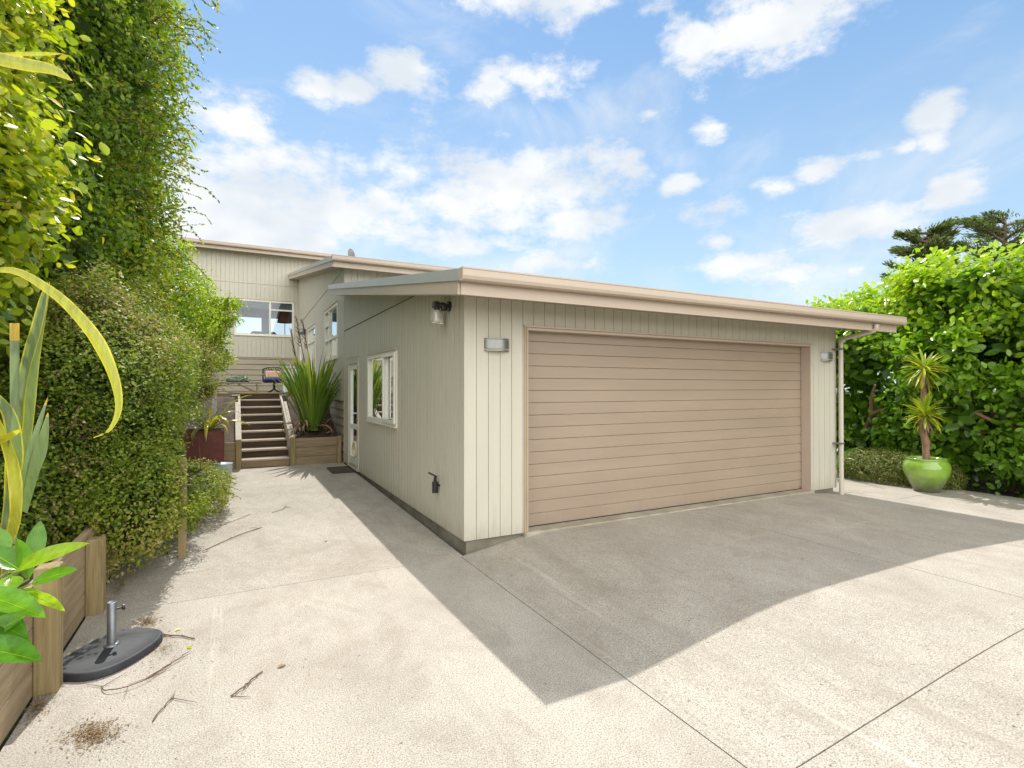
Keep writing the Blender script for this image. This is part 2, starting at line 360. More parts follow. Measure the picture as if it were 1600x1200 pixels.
M['blue'] = mat('navy_cushion', (.015, .035, .16), .85, var=.3, vscale=6, bump=.3)
M['iron'] = mat('dark_cast_metal', (.022, .018, .03), .45, metal=.2)
M['mat'] = mat('rubber_mat', (.045, .036, .028), .95, col2=(.10, .08, .055), vscale=60, bump=1, bscale=120)
M['white'] = mat('white_painted', (.75, .76, .78), .5)
M['bluepot'] = mat('pale_blue_pot', (.42, .52, .60), .35, var=.3, vscale=14)
M['roomw'] = mat('room_wall_paint', (.42, .46, .52), .8)
M['roomd'] = mat('dim_room_lining', (.16, .15, .14), .9)
M['shade'] = mat('maroon_lampshade', (.20, .05, .04), .8)
M['glass'] = glass_mat('window_glass', (.55, .58, .56), .50)
M['glass_far'] = glass_mat('lounge_glass', (.86, .9, .92), .12)
M['jar'] = mat('clear_lamp_glass', (.75, .73, .66), .08, spec=1.0)
M['jar'].node_tree.nodes['Principled BSDF'].inputs['Transmission Weight'].default_value = .55
g = lambda *a: a
M['L_near'] = leafmat('climber_leaves', [(0, (.11, .18, .015)), (.35, (.26, .35, .02)), (.7, (.48, .52, .03)), (1, (.66, .54, .07))], .33, .45, 1.5, .6)
M['L_tall'] = leafmat('tall_climber_leaves', [(0, (.035, .07, .012)), (.38, (.15, .25, .018)), (.75, (.34, .42, .02)), (1, (.48, .32, .04))], .42, .42, 1.6)
M['L_shrub'] = leafmat('small_shrub_leaves', [(0, (.035, .062, .012)), (.36, (.15, .22, .022)), (.60, (.28, .32, .035)), (.82, (.40, .31, .15)), (1, (.56, .41, .26))], .5, .40, 1.6, .35)
M['L_light'] = leafmat('light_green_leaves', [(0, (.15, .24, .015)), (.5, (.32, .42, .02)), (1, (.55, .58, .03))], .4, .42, 1.6)
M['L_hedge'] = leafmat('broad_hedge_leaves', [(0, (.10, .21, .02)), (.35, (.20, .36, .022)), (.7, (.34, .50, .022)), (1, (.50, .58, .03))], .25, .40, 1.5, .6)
M['L_low'] = leafmat('low_shrub_leaves', [(0, (.07, .10, .018)), (.5, (.17, .22, .03)), (1, (.32, .25, .10))], .5, .25)
M['L_con'] = leafmat('conifer_needles', [(0, (.07, .105, .045)), (.6, (.12, .16, .06)), (1, (.20, .22, .08))], .6, .3)
M['L_big'] = leafmat('big_glossy_leaves', [(0, (.06, .20, .02)), (.5, (.16, .36, .02)), (1, (.42, .55, .03))], .16, .4, 1.4, .6)
M['L_flax'] = leafmat('green_flax_leaves', [(0, (.08, .17, .03)), (.5, (.17, .29, .03)), (.8, (.34, .40, .04)), (1, (.42, .36, .08))], .35, .25, 1.4)
M['L_vflax'] = leafmat('variegated_flax_leaves', [(0, (.17, .24, .12)), (.3, (.24, .30, .15)), (.45, (.46, .46, .06)), (.7, (.70, .62, .04)), (1, (.55, .25, .05))], .3, .35, 1.3)
M['L_yucca'] = leafmat('yucca_leaves', [(0, (.22, .34, .02)), (.6, (.45, .50, .03)), (1, (.62, .56, .06))], .35, .3, 1.3)
M['L_dead'] = leafmat('dead_leaves', [(0, (.12, .075, .04)), (.6, (.25, .17, .09)), (1, (.40, .30, .18))], .9, .1)
M['L_succ'] = leafmat('succulent_leaves', [(0, (.10, .16, .09)), (1, (.24, .32, .20))], .5, .1)

def mottle(m, scale, stretch, lo):
    nt = m.node_tree; N = nt.nodes; L = nt.links; b = N['Principled BSDF']; src = b.inputs['Base Color'].links[0].from_socket
    tc = N.new('ShaderNodeTexCoord'); mp = N.new('ShaderNodeMapping'); mp.inputs['Scale'].default_value = stretch; L.new(tc.outputs['Object'], mp.inputs[0])
    n = N.new('ShaderNodeTexNoise'); n.inputs['Scale'].default_value = scale; n.inputs['Detail'].default_value = 6; n.inputs['Roughness'].default_value = .7; L.new(mp.outputs[0], n.inputs['Vector'])
    r = N.new('ShaderNodeMapRange'); r.inputs['From Min'].default_value = .35; r.inputs['From Max'].default_value = .62; r.inputs['To Min'].default_value = lo; r.inputs['To Max'].default_value = 1.1; L.new(n.outputs['Fac'], r.inputs['Value'])
    v = N.new('ShaderNodeVectorMath'); v.operation = 'SCALE'; L.new(src, v.inputs[0]); L.new(r.outputs[0], v.inputs['Scale']); L.new(v.outputs[0], b.inputs['Base Color'])
    bp = N.new('ShaderNodeBump'); bp.inputs['Strength'].default_value = .35; bp.inputs['Distance'].default_value = .004; L.new(n.outputs['Fac'], bp.inputs['Height']); L.new(bp.outputs[0], b.inputs['Normal'])
mottle(M['L_big'], 26, (1, 1, 1), .62); mottle(M['L_vflax'], 24, (1.6, 1.6, .25), .60); mottle(M['L_yucca'], 30, (1, 1, 1), .7)
# ------------------------------------------------------------------ leaf clouds
T_OVAL = (np.array([(0, 0, 0), (-.34, .22, .05), (-.5, .52, .08), (-.30, .83, .05), (0, 1, -.04), (.30, .83, .05), (.5, .52, .08), (.34, .22, .05)]), [(0, 4, 3, 2, 1), (0, 7, 6, 5, 4)])
T_DIA = (np.array([(0, 0, 0), (-.5, .48, .07), (0, 1, 0), (.5, .48, .07)]), [(0, 3, 2, 1)])
def leaf_mesh(name, P, Nn, D, Ln, Wd, rnd, material, parent, tmpl=T_DIA):
    """P points, Nn leaf normals, D leaf directions, Ln lengths, Wd widths"""
    n = len(P); Y = D / np.linalg.norm(D, axis=1, keepdims=True)
    X = np.cross(Y, Nn); X /= np.linalg.norm(X, axis=1, keepdims=True) + 1e-9; Z = np.cross(X, Y)
    tv, tf = tmpl; k = len(tv)
    V = P[:, None, :] + X[:, None, :] * (tv[None, :, 0:1] * Wd[:, None, None]) + Y[:, None, :] * (tv[None, :, 1:2] * Ln[:, None, None]) + Z[:, None, :] * (tv[None, :, 2:3] * Wd[:, None, None])
    V = V.reshape(-1, 3)
    fl = np.concatenate([np.array(f) for f in tf]); nl = len(fl)
    loops = (fl[None, :] + (np.arange(n) * k)[:, None]).reshape(-1)
    cnt = np.tile(np.array([len(f) for f in tf]), n); st = np.concatenate([[0], np.cumsum(cnt)[:-1]])
    me = bpy.data.meshes.new(name); me.vertices.add(len(V)); me.vertices.foreach_set('co', V.astype(np.float32).reshape(-1))
    me.loops.add(len(loops)); me.loops.foreach_set('vertex_index', loops.astype(np.int32))
    me.polygons.add(len(cnt)); me.polygons.foreach_set('loop_start', st.astype(np.int32)); me.polygons.foreach_set('loop_total', cnt.astype(np.int32))
    a = me.attributes.new('rnd', 'FLOAT', 'FACE'); a.data.foreach_set('value', np.repeat(rnd, len(tf)).astype(np.float32))
    me.materials.append(material); me.update(calc_edges=True)
    return put(bpy.data.objects.new(name, me), parent)
def wob(p, s, seed=0.0):
    x, y, z = p[:, 0] * s + seed, p[:, 1] * s + seed * 1.7, p[:, 2] * s + seed * .6
    return (np.sin(x * 1.3 + np.sin(y * 1.1) * 1.5) + np.sin(y * 1.7 + np.sin(z * 1.3) * 1.4) + np.sin(z * 1.9 + np.sin(x * .9) * 1.3)) / 3
def crown(name, blobs, nsprig, per, size, spread, material, parent, aspect=.6, tmpl=T_DIA, bump=.14, bs=2.2, seed=1.0, keep=None, deep=.25, up=.35, rmap=None, box=False, hole=.0, fill=0, fsize=2.4, cull=.7):
    C_ = np.array([b[0] for b in blobs], float); Rr = np.array([b[1] for b in blobs], float)
    area = np.array([(r[0] * r[1] + r[1] * r[2] + r[0] * r[2]) for r in Rr]); pr = area / area.sum()
    bi = NR.choice(len(blobs), nsprig, p=pr); d = NR.normal(size=(nsprig, 3)); d /= np.linalg.norm(d, axis=1, keepdims=True)
    if box:
        e = .45; d = np.sign(d) * np.abs(d) ** e; d /= (np.abs(d) ** 4).sum(1, keepdims=True) ** .25
    c = C_[bi]; r = Rr[bi]; rr = np.where(NR.random(nsprig) < deep, NR.uniform(.55, .95, nsprig), 1 - np.abs(NR.normal(0, .035, nsprig)))
    P0 = c + d * r; rr = rr * (1 + bump * wob(P0, bs, seed) + bump * .5 * wob(P0, bs * 2.9, seed + 3)); P = c + d * r * rr[:, None]
    ok = np.ones(nsprig, bool)
    for i in range(len(blobs)):
        q = (P - C_[i]) / Rr[i]; nq = np.linalg.norm(q, axis=1) if not box else (np.abs(q) ** 4).sum(1) ** .25
        ok &= ~((nq < .78) & (bi != i))
    if keep is not None: ok &= keep(P)
    toc = np.array(CAM) - P; toc /= np.linalg.norm(toc, axis=1, keepdims=True)
    ok &= ~(((d / r * toc).sum(1) / np.linalg.norm(d / r, axis=1) < -.25) & (NR.random(nsprig) < cull))
    if hole: ok &= ~((wob(P, bs * 1.8, seed + 9) > .55) & (NR.random(nsprig) < hole))
    P = P[ok]; d = d[ok]; r = r[ok]; n = len(P)
    out = d / r; out /= np.linalg.norm(out, axis=1, keepdims=True)
    Pl = np.repeat(P, per, 0) + NR.normal(0, spread, (n * per, 3)); ol = np.repeat(out, per, 0)
    Nn = ol * .6 + NR.normal(0, .5, (n * per, 3)); Nn[:, 2] += up; Nn /= np.linalg.norm(Nn, axis=1, keepdims=True)
    D = NR.normal(0, .8, (n * per, 3)) + ol * .6; D -= Nn * (D * Nn).sum(1, keepdims=True)
    Ln = size * NR.uniform(.65, 1.3, n * per); base = np.repeat(NR.uniform(0, 1, n), per)
    rnd = np.clip(.5 * base + .5 * NR.random(n * per) + .12 * wob(Pl, .9, seed + 5), 0, 1)
    if rmap is not None: rnd = np.clip(rmap(Pl, rnd), 0, 1)
    if fill:                                  # larger inner leaves, coloured dark to imitate shade inside the crown
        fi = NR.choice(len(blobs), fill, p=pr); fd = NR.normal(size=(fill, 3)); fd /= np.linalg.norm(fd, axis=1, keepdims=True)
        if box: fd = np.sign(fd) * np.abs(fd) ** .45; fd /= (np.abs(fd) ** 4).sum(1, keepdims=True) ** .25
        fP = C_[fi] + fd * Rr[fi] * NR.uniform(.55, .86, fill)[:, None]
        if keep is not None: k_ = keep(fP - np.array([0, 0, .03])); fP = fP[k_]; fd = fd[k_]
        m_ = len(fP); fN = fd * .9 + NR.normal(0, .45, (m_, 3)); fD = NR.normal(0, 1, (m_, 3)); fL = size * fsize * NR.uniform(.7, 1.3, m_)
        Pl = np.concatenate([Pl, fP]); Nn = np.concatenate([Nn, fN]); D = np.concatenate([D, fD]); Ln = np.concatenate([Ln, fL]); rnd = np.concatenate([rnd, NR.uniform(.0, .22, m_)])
    return leaf_mesh(name, Pl, Nn, D, Ln, Ln * aspect, rnd, material, parent, tmpl)
def branches(name, base, blobs, n, r0, parent, material=None, seed=3, sub=2):
    rr = random.Random(seed); b = MB(); base = Vector(base)
    for i in range(n):
        c, r = blobs[rr.randrange(len(blobs))]; c = Vector(c); r = Vector(r)
        d = Vector((rr.gauss(0, 1), rr.gauss(0, 1), rr.gauss(0, 1))).normalized(); e = c + Vector((d.x * r.x, d.y * r.y, d.z * r.z)) * .88
        mid = (base + c) / 2 + Vector((rr.gauss(0, .1), rr.gauss(0, .1), rr.gauss(0, .1)))
        pts = [base + Vector((rr.gauss(0, .06), rr.gauss(0, .06), 0)), mid, (mid + e) / 2 + Vector((rr.gauss(0, .12), rr.gauss(0, .12), rr.gauss(0, .12))), e]
        b.tube(pts, [r0, r0 * .6, r0 * .35, r0 * .12], 6)
        for k in range(sub):
            a_ = pts[2] + (pts[3] - pts[2]) * rr.random(); b.tube([a_, a_ + (e - c) * .3 + Vector((rr.gauss(0, .15), rr.gauss(0, .15), rr.gauss(0, .15)))], [r0 * .2, r0 * .06], 5)
    return tag(b.build(name, material or M['bark'], parent), kind='stuff')
def whips(name, spec, leaf, lmat, parent, dens=14, aspect=.65):
    """thin arching shoots with leaves: spec = list of point lists"""
    b = MB(); P = []; D = []
    for pts in spec:
        pts = [Vector(p) for p in pts]; b.tube(pts, [.006] + [.004] * (len(pts) - 2) + [.0015], 5)
        for i in range(len(pts) - 1):
            L_ = (pts[i + 1] - pts[i]).length
            for k in range(max(1, int(L_ * dens))):
                t = R.random(); P.append(pts[i].lerp(pts[i + 1], t)); D.append((pts[i + 1] - pts[i]).normalized() + Vector((R.gauss(0, .6), R.gauss(0, .6), R.gauss(-.2, .5))))
    n = len(P); Nn = NR.normal(0, .6, (n, 3)); Nn[:, 2] += .6
    Ln = leaf * NR.uniform(.6, 1.25, n)
    tag(b.build('shoot', M['twig'], parent), kind='stuff')
    leaf_mesh(name, np.array(P), Nn, np.array(D), Ln, Ln * aspect, NR.random(n), lmat, parent, T_DIA)
def strap(b, base, az, length, elev, droop, width, a0=.3, edge=None, twist=0.0, n=9, fold=.25):
    """one strap leaf bending over under its weight"""
    p = Vector(base); h = Vector((math.cos(az), math.sin(az), 0)); e = elev; pts = []
    for i in range(n + 1):
        pts.append((p.copy(), e)); st = length / n; p = p + (h * math.cos(e) + Vector((0, 0, 1)) * math.sin(e)) * st; e -= droop * (i + 1) / n / n * 2.2
    strap_path(b, [q[0] for q in pts], width, a0, edge, twist, fold)
def strap_path(b, pts, width, a0=.3, edge=None, twist=0.0, fold=.25, side=None, prof=None):
    n = len(pts) - 1; vs = []; at_ = []
    for i, p in enumerate(pts):
        t = (pts[min(i + 1, n)] - pts[max(i - 1, 0)]).normalized(); s = t.cross(Vector((0, 0, 1))) if side is None else Vector(side) - t * Vector(side).dot(t)
        if s.length < 1e-3: s = Vector((1, 0, 0))
        s.normalize(); nn = s.cross(t).normalized(); tw = twist * i / n
        s, nn = s * math.cos(tw) + nn * math.sin(tw), nn * math.cos(tw) - s * math.sin(tw)
        f = i / n; w = width * (prof(f) if prof else ((.55 + .9 * f) if f < .5 else (1.0 * (1 - ((f - .5) / .5) ** 2.2) + .02)))
        for k, x in enumerate((-.5, -.40, 0, .40, .5)): vs.append(p + s * w * x + nn * (abs(x) * w * fold))
    base = len(b.v); b.v += [tuple(v) for v in vs]
    for i in range(n):
        for k in range(4):
            b.f.append([base + i * 5 + k, base + i * 5 + k + 1, base + (i + 1) * 5 + k + 1, base + (i + 1) * 5 + k]); b.m.append(0); b.sm.append(True)
            b.a.append(.88 if i > n * .95 - 1 and n > 6 else (edge if (edge is not None and k in (0, 3)) else min(1, max(0, a0 + (.05 if k == 1 else 0)))))

# ------------------------------------------------------------------ ground
def S(x): x = min(1, max(0, x)); return x * x * (3 - 2 * x)
def gz(x, y):
    path = .018 * min(max(y, 0), 7)
    if x <= 0 and y > 0: return path
    Lr = .85 + .26 * min(max(-y, 0), 2.5) + .75 * min(max(-y - 2.5, 0), 1.2)
    soft = lambda t: t if t < .6 else (1 - (1.4 - t) ** 2 / 1.6 if t < 1.4 else 1)
    r0 = 5.3 if y > -.5 else 5.3 - 1.5 * S((-y - .5) / 1.5)
    p = .145 * soft(max(x, 0) / Lr) * (1 - .82 * min(1, max(0, (x - r0) / (6.5 - r0))))
    return p * (1 - S((-y - 6) / 4) * .5)
def sheet(b, x0, x1, y0, y1, st, gap=.004, skirt=.05):
    x0 += gap; x1 -= gap; y0 += gap; y1 -= gap
    nx = max(1, int((x1 - x0) / st)); ny = max(1, int((y1 - y0) / st)); xs = [x0 + (x1 - x0) * i / nx for i in range(nx + 1)]; ys = [y0 + (y1 - y0) * i / ny for i in range(ny + 1)]
    base = len(b.v)
    for y in ys:
        for x in xs: b.v.append((x, y, gz(x, y)))
    for j in range(ny):
        for i in range(nx):
            k = base + j * (nx + 1) + i; b.f.append([k, k + 1, k + nx + 2, k + nx + 1]); b.m.append(0); b.sm.append(True); b.a.append(0)
    rim = [(x, y0) for x in xs] + [(x1, y) for y in ys[1:]] + [(x, y1) for x in xs[::-1][1:]] + [(x0, y) for y in ys[::-1][1:]]
    for (xa, ya), (xb, yb) in zip(rim, rim[1:]):
        b.quad((xa, ya, gz(xa, ya)), (xa, ya, gz(xa, ya) - skirt), (xb, yb, gz(xb, yb) - skirt), (xb, yb, gz(xb, yb)))
b = MB()
sheet(b, -3.02, 0, 0, 6.66, .25)
sheet(b, -3.02, -.03, -3.45, 0, .12)
sheet(b, -.03, 3.1, -3.45, .02, .12)
sheet(b, 3.1, 6.7, -3.45, .02, .12)
sheet(b, 6.7, 8.5, -3.45, -.6, .25)
sheet(b, 6.7, 8.5, -.6, 9, .25); sheet(b, 6.25, 6.7, .02, 9, .25)
sheet(b, -3.02, -.03, -9, -3.45, .25); sheet(b, -.03, 3.1, -9, -3.45, .25); sheet(b, 3.1, 8.5, -9, -3.45, .25)
drive = tag(b.build('driveway', M['conc']), kind='structure')
b = MB(); n = 60
for j in range(n + 1):
    for i in range(n + 1):
        f = lambda t: math.copysign(abs(t) ** 2.2, t); x = 2 + 900 * f(i / n * 2 - 1); y = 900 * f(j / n * 2 - 1)
        b.v.append((x, y, -.045 if (abs(x) < 60 and abs(y) < 60) else -.045 - .8 * S((max(abs(x), abs(y)) - 60) / 200)))
for j in range(n):
    for i in range(n): k = j * (n + 1) + i; b.f.append([k, k + 1, k + n + 2, k + n + 1]); b.m.append(0); b.sm.append(True); b.a.append(0)
tag(b.build('ground', M['grass']), kind='structure')
# left garden bed (raised behind the timber wall), bank beside the stairs, terrace
def patch(name, x0, x1, y0, y1, zf, m, st=.2, amp=.03):
    b = MB(); nx = int((x1 - x0) / st) + 1; ny = int((y1 - y0) / st) + 1
    for j in range(ny + 1):
        for i in range(nx + 1):
            x = x0 + (x1 - x0) * i / nx; y = y0 + (y1 - y0) * j / ny; b.v.append((x, y, zf(x, y) + R.uniform(-amp, amp)))
    for j in range(ny):
        for i in range(nx): k = j * (nx + 1) + i; b.f.append([k, k + 1, k + nx + 2, k + nx + 1]); b.m.append(0); b.sm.append(True); b.a.append(0)
    return tag(b.build(name, m), kind='structure')
patch('garden_bed', -9, -3.08, -9, 6.72, lambda x, y: .50 + .25 * S((-3.1 - x) / 3), M['soil'])
patch('stair_bank', -.90, -.01, 6.76, 9.40, lambda x, y: .62 + .85 * S((y - 6.8) / 2.6), M['soil'], .12, .03)
patch('garden_bank', -9, -2.02, 6.72, 9.42, lambda x, y: .58 + .9 * S((y - 6.8) / 2.6), M['soil'], .15, .03)
b = MB(); b.box((-12, 9.46, -.04), (-.004, 15.33, 1.50)); tag(b.build('terrace', M['found']), kind='structure')

# ------------------------------------------------------------------ the house
house = thing('house', (0, 0, 0), 'low beige house with attached double garage, vertical board walls and three stepped shallow roofs', 'house')
PITCHT = .1535
def wall(name, o, d, length, zb, zt, mt, openings=(), pitch=.135, nrm=None, parent=house, groove=None, depth=.022):
    """vertical board wall: o origin (x, y), d unit direction, outward normal nrm; openings (s0, s1, z0, z1)"""
    o = Vector((o[0], o[1], 0)); d = Vector((d[0], d[1], 0)); nn = Vector((nrm[0], nrm[1], 0)); b = MB()
    if groove is None: groove = (.0055 if o.y < 1 else .0075) if nrm[0] == 0 else .016
    if nrm[0] == 0 and o.y < 1: depth = .012
    ks = [0.0]; s = 0
    segs = []
    while s < length:
        e = min(length, s + pitch); segs.append((s + (groove / 2 if s > 0 else 0), e - (groove / 2 if e < length else 0), 0))
        if e < length: segs.append((e - groove / 2, e + groove / 2, 1))
        s = e
    cuts = sorted({c for op in openings for c in op[:2]})
    out = []
    for a, e, g_ in segs:
        pts = [a] + [c for c in cuts if a < c < e] + [e]
        for p, q in zip(pts, pts[1:]): out.append((p, q, g_))
    for a, e, g_ in out:
        if e - a < 1e-5: continue
        mid = (a + e) / 2; ivs = [(zb, None)]
        for s0, s1, z0, z1 in openings:
            if s0 < mid < s1:
                nv = []
                for lo, hi in ivs:
                    if hi is None or hi > z0:
                        nv.append((lo, z0)); nv.append((z1, hi))
                    else: nv.append((lo, hi))
                ivs = nv
        dep = -depth if g_ else 0
        for lo, hi in ivs:
            ha = zt(a) if hi is None else hi; hb = zt(e) if hi is None else hi
            if ha <= lo + 1e-4 and hb <= lo + 1e-4: continue
            P = [o + d * a + nn * dep + Vector((0, 0, lo)), o + d * e + nn * dep + Vector((0, 0, lo)), o + d * e + nn * dep + Vector((0, 0, max(hb, lo))), o + d * a + nn * dep + Vector((0, 0, max(ha, lo)))]
            b.add(P, [(0, 1, 2, 3)])
            if g_:
                for s_ in (a, e):
                    h_ = ha if s_ == a else hb; q0 = o + d * s_ + Vector((0, 0, lo)); q1 = o + d * s_ + Vector((0, 0, max(h_, lo)))
                    b.add([q0, q0 + nn * dep, q1 + nn * dep, q1], [(0, 1, 2, 3)])
    # inner lining, so the wall has a thickness
    t = -.10
    cut = sorted({0.0, length, *cuts})
    for a, e in zip(cut, cut[1:]):
        mid = (a + e) / 2; ivs = [(zb, None)]
        for s0, s1, z0, z1 in openings:
            if s0 < mid < s1: ivs = [(zb, z0), (z1, None)]
        for lo, hi in ivs:
            ha = zt(a) if hi is None else hi; hb = zt(e) if hi is None else hi
            b.add([o + d * a + nn * t + Vector((0, 0, lo)), o + d * e + nn * t + Vector((0, 0, lo)), o + d * e + nn * t + Vector((0, 0, hb)), o + d * a + nn * t + Vector((0, 0, ha))], [(3, 2, 1, 0)], 1)
    for s0, s1, z0, z1 in openings:                 # reveals
        A = lambda s_, z_, k: o + d * s_ + nn * (t * k) + Vector((0, 0, z_))
        b.add([A(s0, z0, 0), A(s0, z1, 0), A(s0, z1, 1), A(s0, z0, 1)], [(0, 1, 2, 3)]); b.add([A(s1, z0, 0), A(s1, z1, 0), A(s1, z1, 1), A(s1, z0, 1)], [(0, 3, 2, 1)])
        b.add([A(s0, z1, 0), A(s1, z1, 0), A(s1, z1, 1), A(s0, z1, 1)], [(0, 1, 2, 3)]); b.add([A(s0, z0, 0), A(s1, z0, 0), A(s1, z0, 1), A(s0, z0, 1)], [(0, 3, 2, 1)])
    return b.build(name, [mt, M['roomd']], parent)
GT = lambda y: 2.62 + PITCHT * y                     # garage soffit height over the wall at y
MT = lambda y: 4.17 + PITCHT * (y - 6.1)             # middle block
FT = lambda y: 6.30 + PITCHT * (y - 14.9)            # upper block
ZB = .15
GW = (2.48, 4.25, 1.17, 2.21)                        # garage side window
GD = (5.08, 5.98, .22, 2.18)                         # side door
DO = (.71, 5.60, .0, 2.345)                          # garage door opening
front = wall('wall', (0, 0), (1, 0), 6.24, ZB, lambda s: GT(0), M['clad'], [(DO[0], DO[1], ZB - .001, DO[3])], nrm=(0, -1))
side = wall('wall', (0, 0), (0, 1), 6.51, ZB, lambda s: GT(s), M['clad'], [GW, GD], nrm=(-1, 0))
wall('wall', (6.24, 0), (0, 1), 6.51, ZB, lambda s: GT(s), M['clad'], nrm=(1, 0))
wall('wall', (0, 6.51), (1, 0), 6.6, 2.0, lambda s: MT(6.51), M['clad'], nrm=(0, -1))
W1 = (7.27 - 6.51, 9.02 - 6.51, 2.39, 3.58); W2 = (10.8 - 6.51, 12.4 - 6.51, 2.0, 3.46); W3 = (13.7 - 6.51, 14.6 - 6.51, 1.62, 3.40)
mid = wall('wall', (.0, 6.512), (0, 1), 8.85, 1.43, lambda s: MT(6.51 + s), M['clad'], [W1, W2, W3], nrm=(-1, 0))
wall('wall', (6.6, 6.51), (0, 1), 8.85, 0, lambda s: MT(6.51 + s), M['clad'], nrm=(1, 0))
FW = (3.38 - 1.99, 3.38 - .17, 3.53, 4.71)
upper = wall('wall', (-3.38, 15.36), (1, 0), 9.98, 2.76, lambda s: FT(15.36), M['clad'], [FW], nrm=(0, -1))
wall('wall', (-3.38, 15.36), (0, 1), 5.1, 1.4, lambda s: FT(15.36 + s), M['clad'], nrm=(-1, 0))
wall('wall', (6.6, 15.36), (0, 1), 5.1, 0, lambda s: FT(15.36 + s), M['clad'], nrm=(1, 0))
back = wall('wall', (-3.38, 20.46), (1, 0), 9.98, 0, lambda s: FT(20.46), M['clad'], [(3.38 - 2.9, 3.38 - .97, 3.2, 4.72), (3.38 - .62, 3.38 + .6, 3.2, 4.72)], nrm=(0, 1))
# horizontal weatherboards on the lower storeys
def hboards(name, o, d, nn, length, z0, z1, h=.17, parent=house):
    o = Vector((*o, 0)); d = Vector((*d, 0)); nn = Vector((*nn, 0)); b = MB(); z = z0
    while z < z1 - .01:
        zt = min(z + h, z1) - .013; b.prism([o + Vector((0, 0, z)) + nn * .026, o + Vector((0, 0, zt)) + nn * .006, o + Vector((0, 0, zt)) - nn * .03, o + Vector((0, 0, z)) - nn * .03], d * length); z += h
    w_ = b.build(name, M['board'], parent); b = MB(); b.prism([o + Vector((0, 0, z0)) - nn * .031, o + Vector((0, 0, z1)) - nn * .031, o + Vector((0, 0, z1)) - nn * .04, o + Vector((0, 0, z0)) - nn * .04], d * length); b.build('backing', M['dark'], w_); return w_
hboards('weatherboard_wall', (.012, 6.56), (0, 1), (-1, 0), 8.8, .05, 1.425)
hboards('weatherboard_wall', (-3.38, 15.372), (1, 0), (0, -1), 3.38, 1.40, 2.75, .185)
# rain splash dirt low on the boards, and old nail marks
def _splash(m, z0, h, col, amt):
    nt = m.node_tree; N = nt.nodes; L = nt.links; b = N['Principled BSDF']; src = b.inputs['Base Color'].links[0].from_socket
    tc = N.new('ShaderNodeTexCoord'); sp = N.new('ShaderNodeSeparateXYZ'); L.new(tc.outputs['Object'], sp.inputs[0])
    mp = N.new('ShaderNodeMapping'); mp.inputs['Scale'].default_value = (6, 6, 1.2); L.new(tc.outputs['Object'], mp.inputs[0])
    n = N.new('ShaderNodeTexNoise'); n.inputs['Scale'].default_value = 1.6; n.inputs['Detail'].default_value = 8; n.inputs['Roughness'].default_value = .7; L.new(mp.outputs[0], n.inputs['Vector'])
    a = N.new('ShaderNodeMath'); a.operation = 'MULTIPLY_ADD'; L.new(n.outputs['Fac'], a.inputs[0]); a.inputs[1].default_value = h * 2.4; a.inputs[2].default_value = z0 - h * .7
    d = N.new('ShaderNodeMath'); d.operation = 'SUBTRACT'; L.new(a.outputs[0], d.inputs[0]); L.new(sp.outputs['Z'], d.inputs[1])
    r = N.new('ShaderNodeMapRange'); r.inputs['From Min'].default_value = -.05; r.inputs['From Max'].default_value = h; r.inputs['To Max'].default_value = amt; L.new(d.outputs[0], r.inputs['Value'])
    mx = N.new('ShaderNodeMix'); mx.data_type = 'RGBA'; L.new(r.outputs[0], mx.inputs['Factor']); L.new(src, mx.inputs['A']); mx.inputs['B'].default_value = (*col, 1); L.new(mx.outputs['Result'], b.inputs['Base Color'])
_splash(M['clad'], .15, .22, (.30, .26, .19), .6); _splash(M['gdoor'], .16, .14, (.24, .19, .14), .6)
# foundation
for lo, hi in (((.035, .035, -.1), (DO[0] - .03, .16, ZB + .02)), ((.035, .161, -.1), (.16, 6.50, ZB + .02)), ((DO[1] + .03, .035, -.1), (6.205, .16, ZB + .02)), ((6.08, .161, -.1), (6.205, 6.50, ZB + .02))):
    MB().box(lo, hi).build('foundation', M['found'], house)
b = MB(); b.box((DO[0] - .029, -.05, -.1), (DO[1] + .029, .30, .158), bev=.012); b.build('door_sill', mat('sill_concrete', (.40, .36, .28), .85, col2=(.26, .23, .17), vscale=4, bump=.3), house)
b = MB(); b.box((.17, .31, .10), (6.07, 6.45, .16)); b.build('floor_slab', M['roomd'], house)
b = MB(); b.box((-3.2, 15.5, 3.0), (3.0, 20.3, 3.06)); b.box((3.0, 15.5, 3.0), (3.05, 20.3, 6.2)); b.box((-3.2, 15.5, 5.1), (3.0, 20.3, 5.15)); b.box((-3.26, 15.5, 3.0), (-3.2, 20.3, 5.2)); b.build('room_lining', M['roomw'], house)
b = MB(); b.box((-3.2, 20.28, 3.06), (-2.9, 20.33, 5.1)); b.box((-2.9, 20.28, 4.72), (.6, 20.33, 5.1)); b.box((-.97, 20.28, 3.06), (-.62, 20.33, 4.72)); b.box((.6, 20.28, 3.06), (3.0, 20.33, 5.1)); b.build('room_lining', M['roomw'], house)
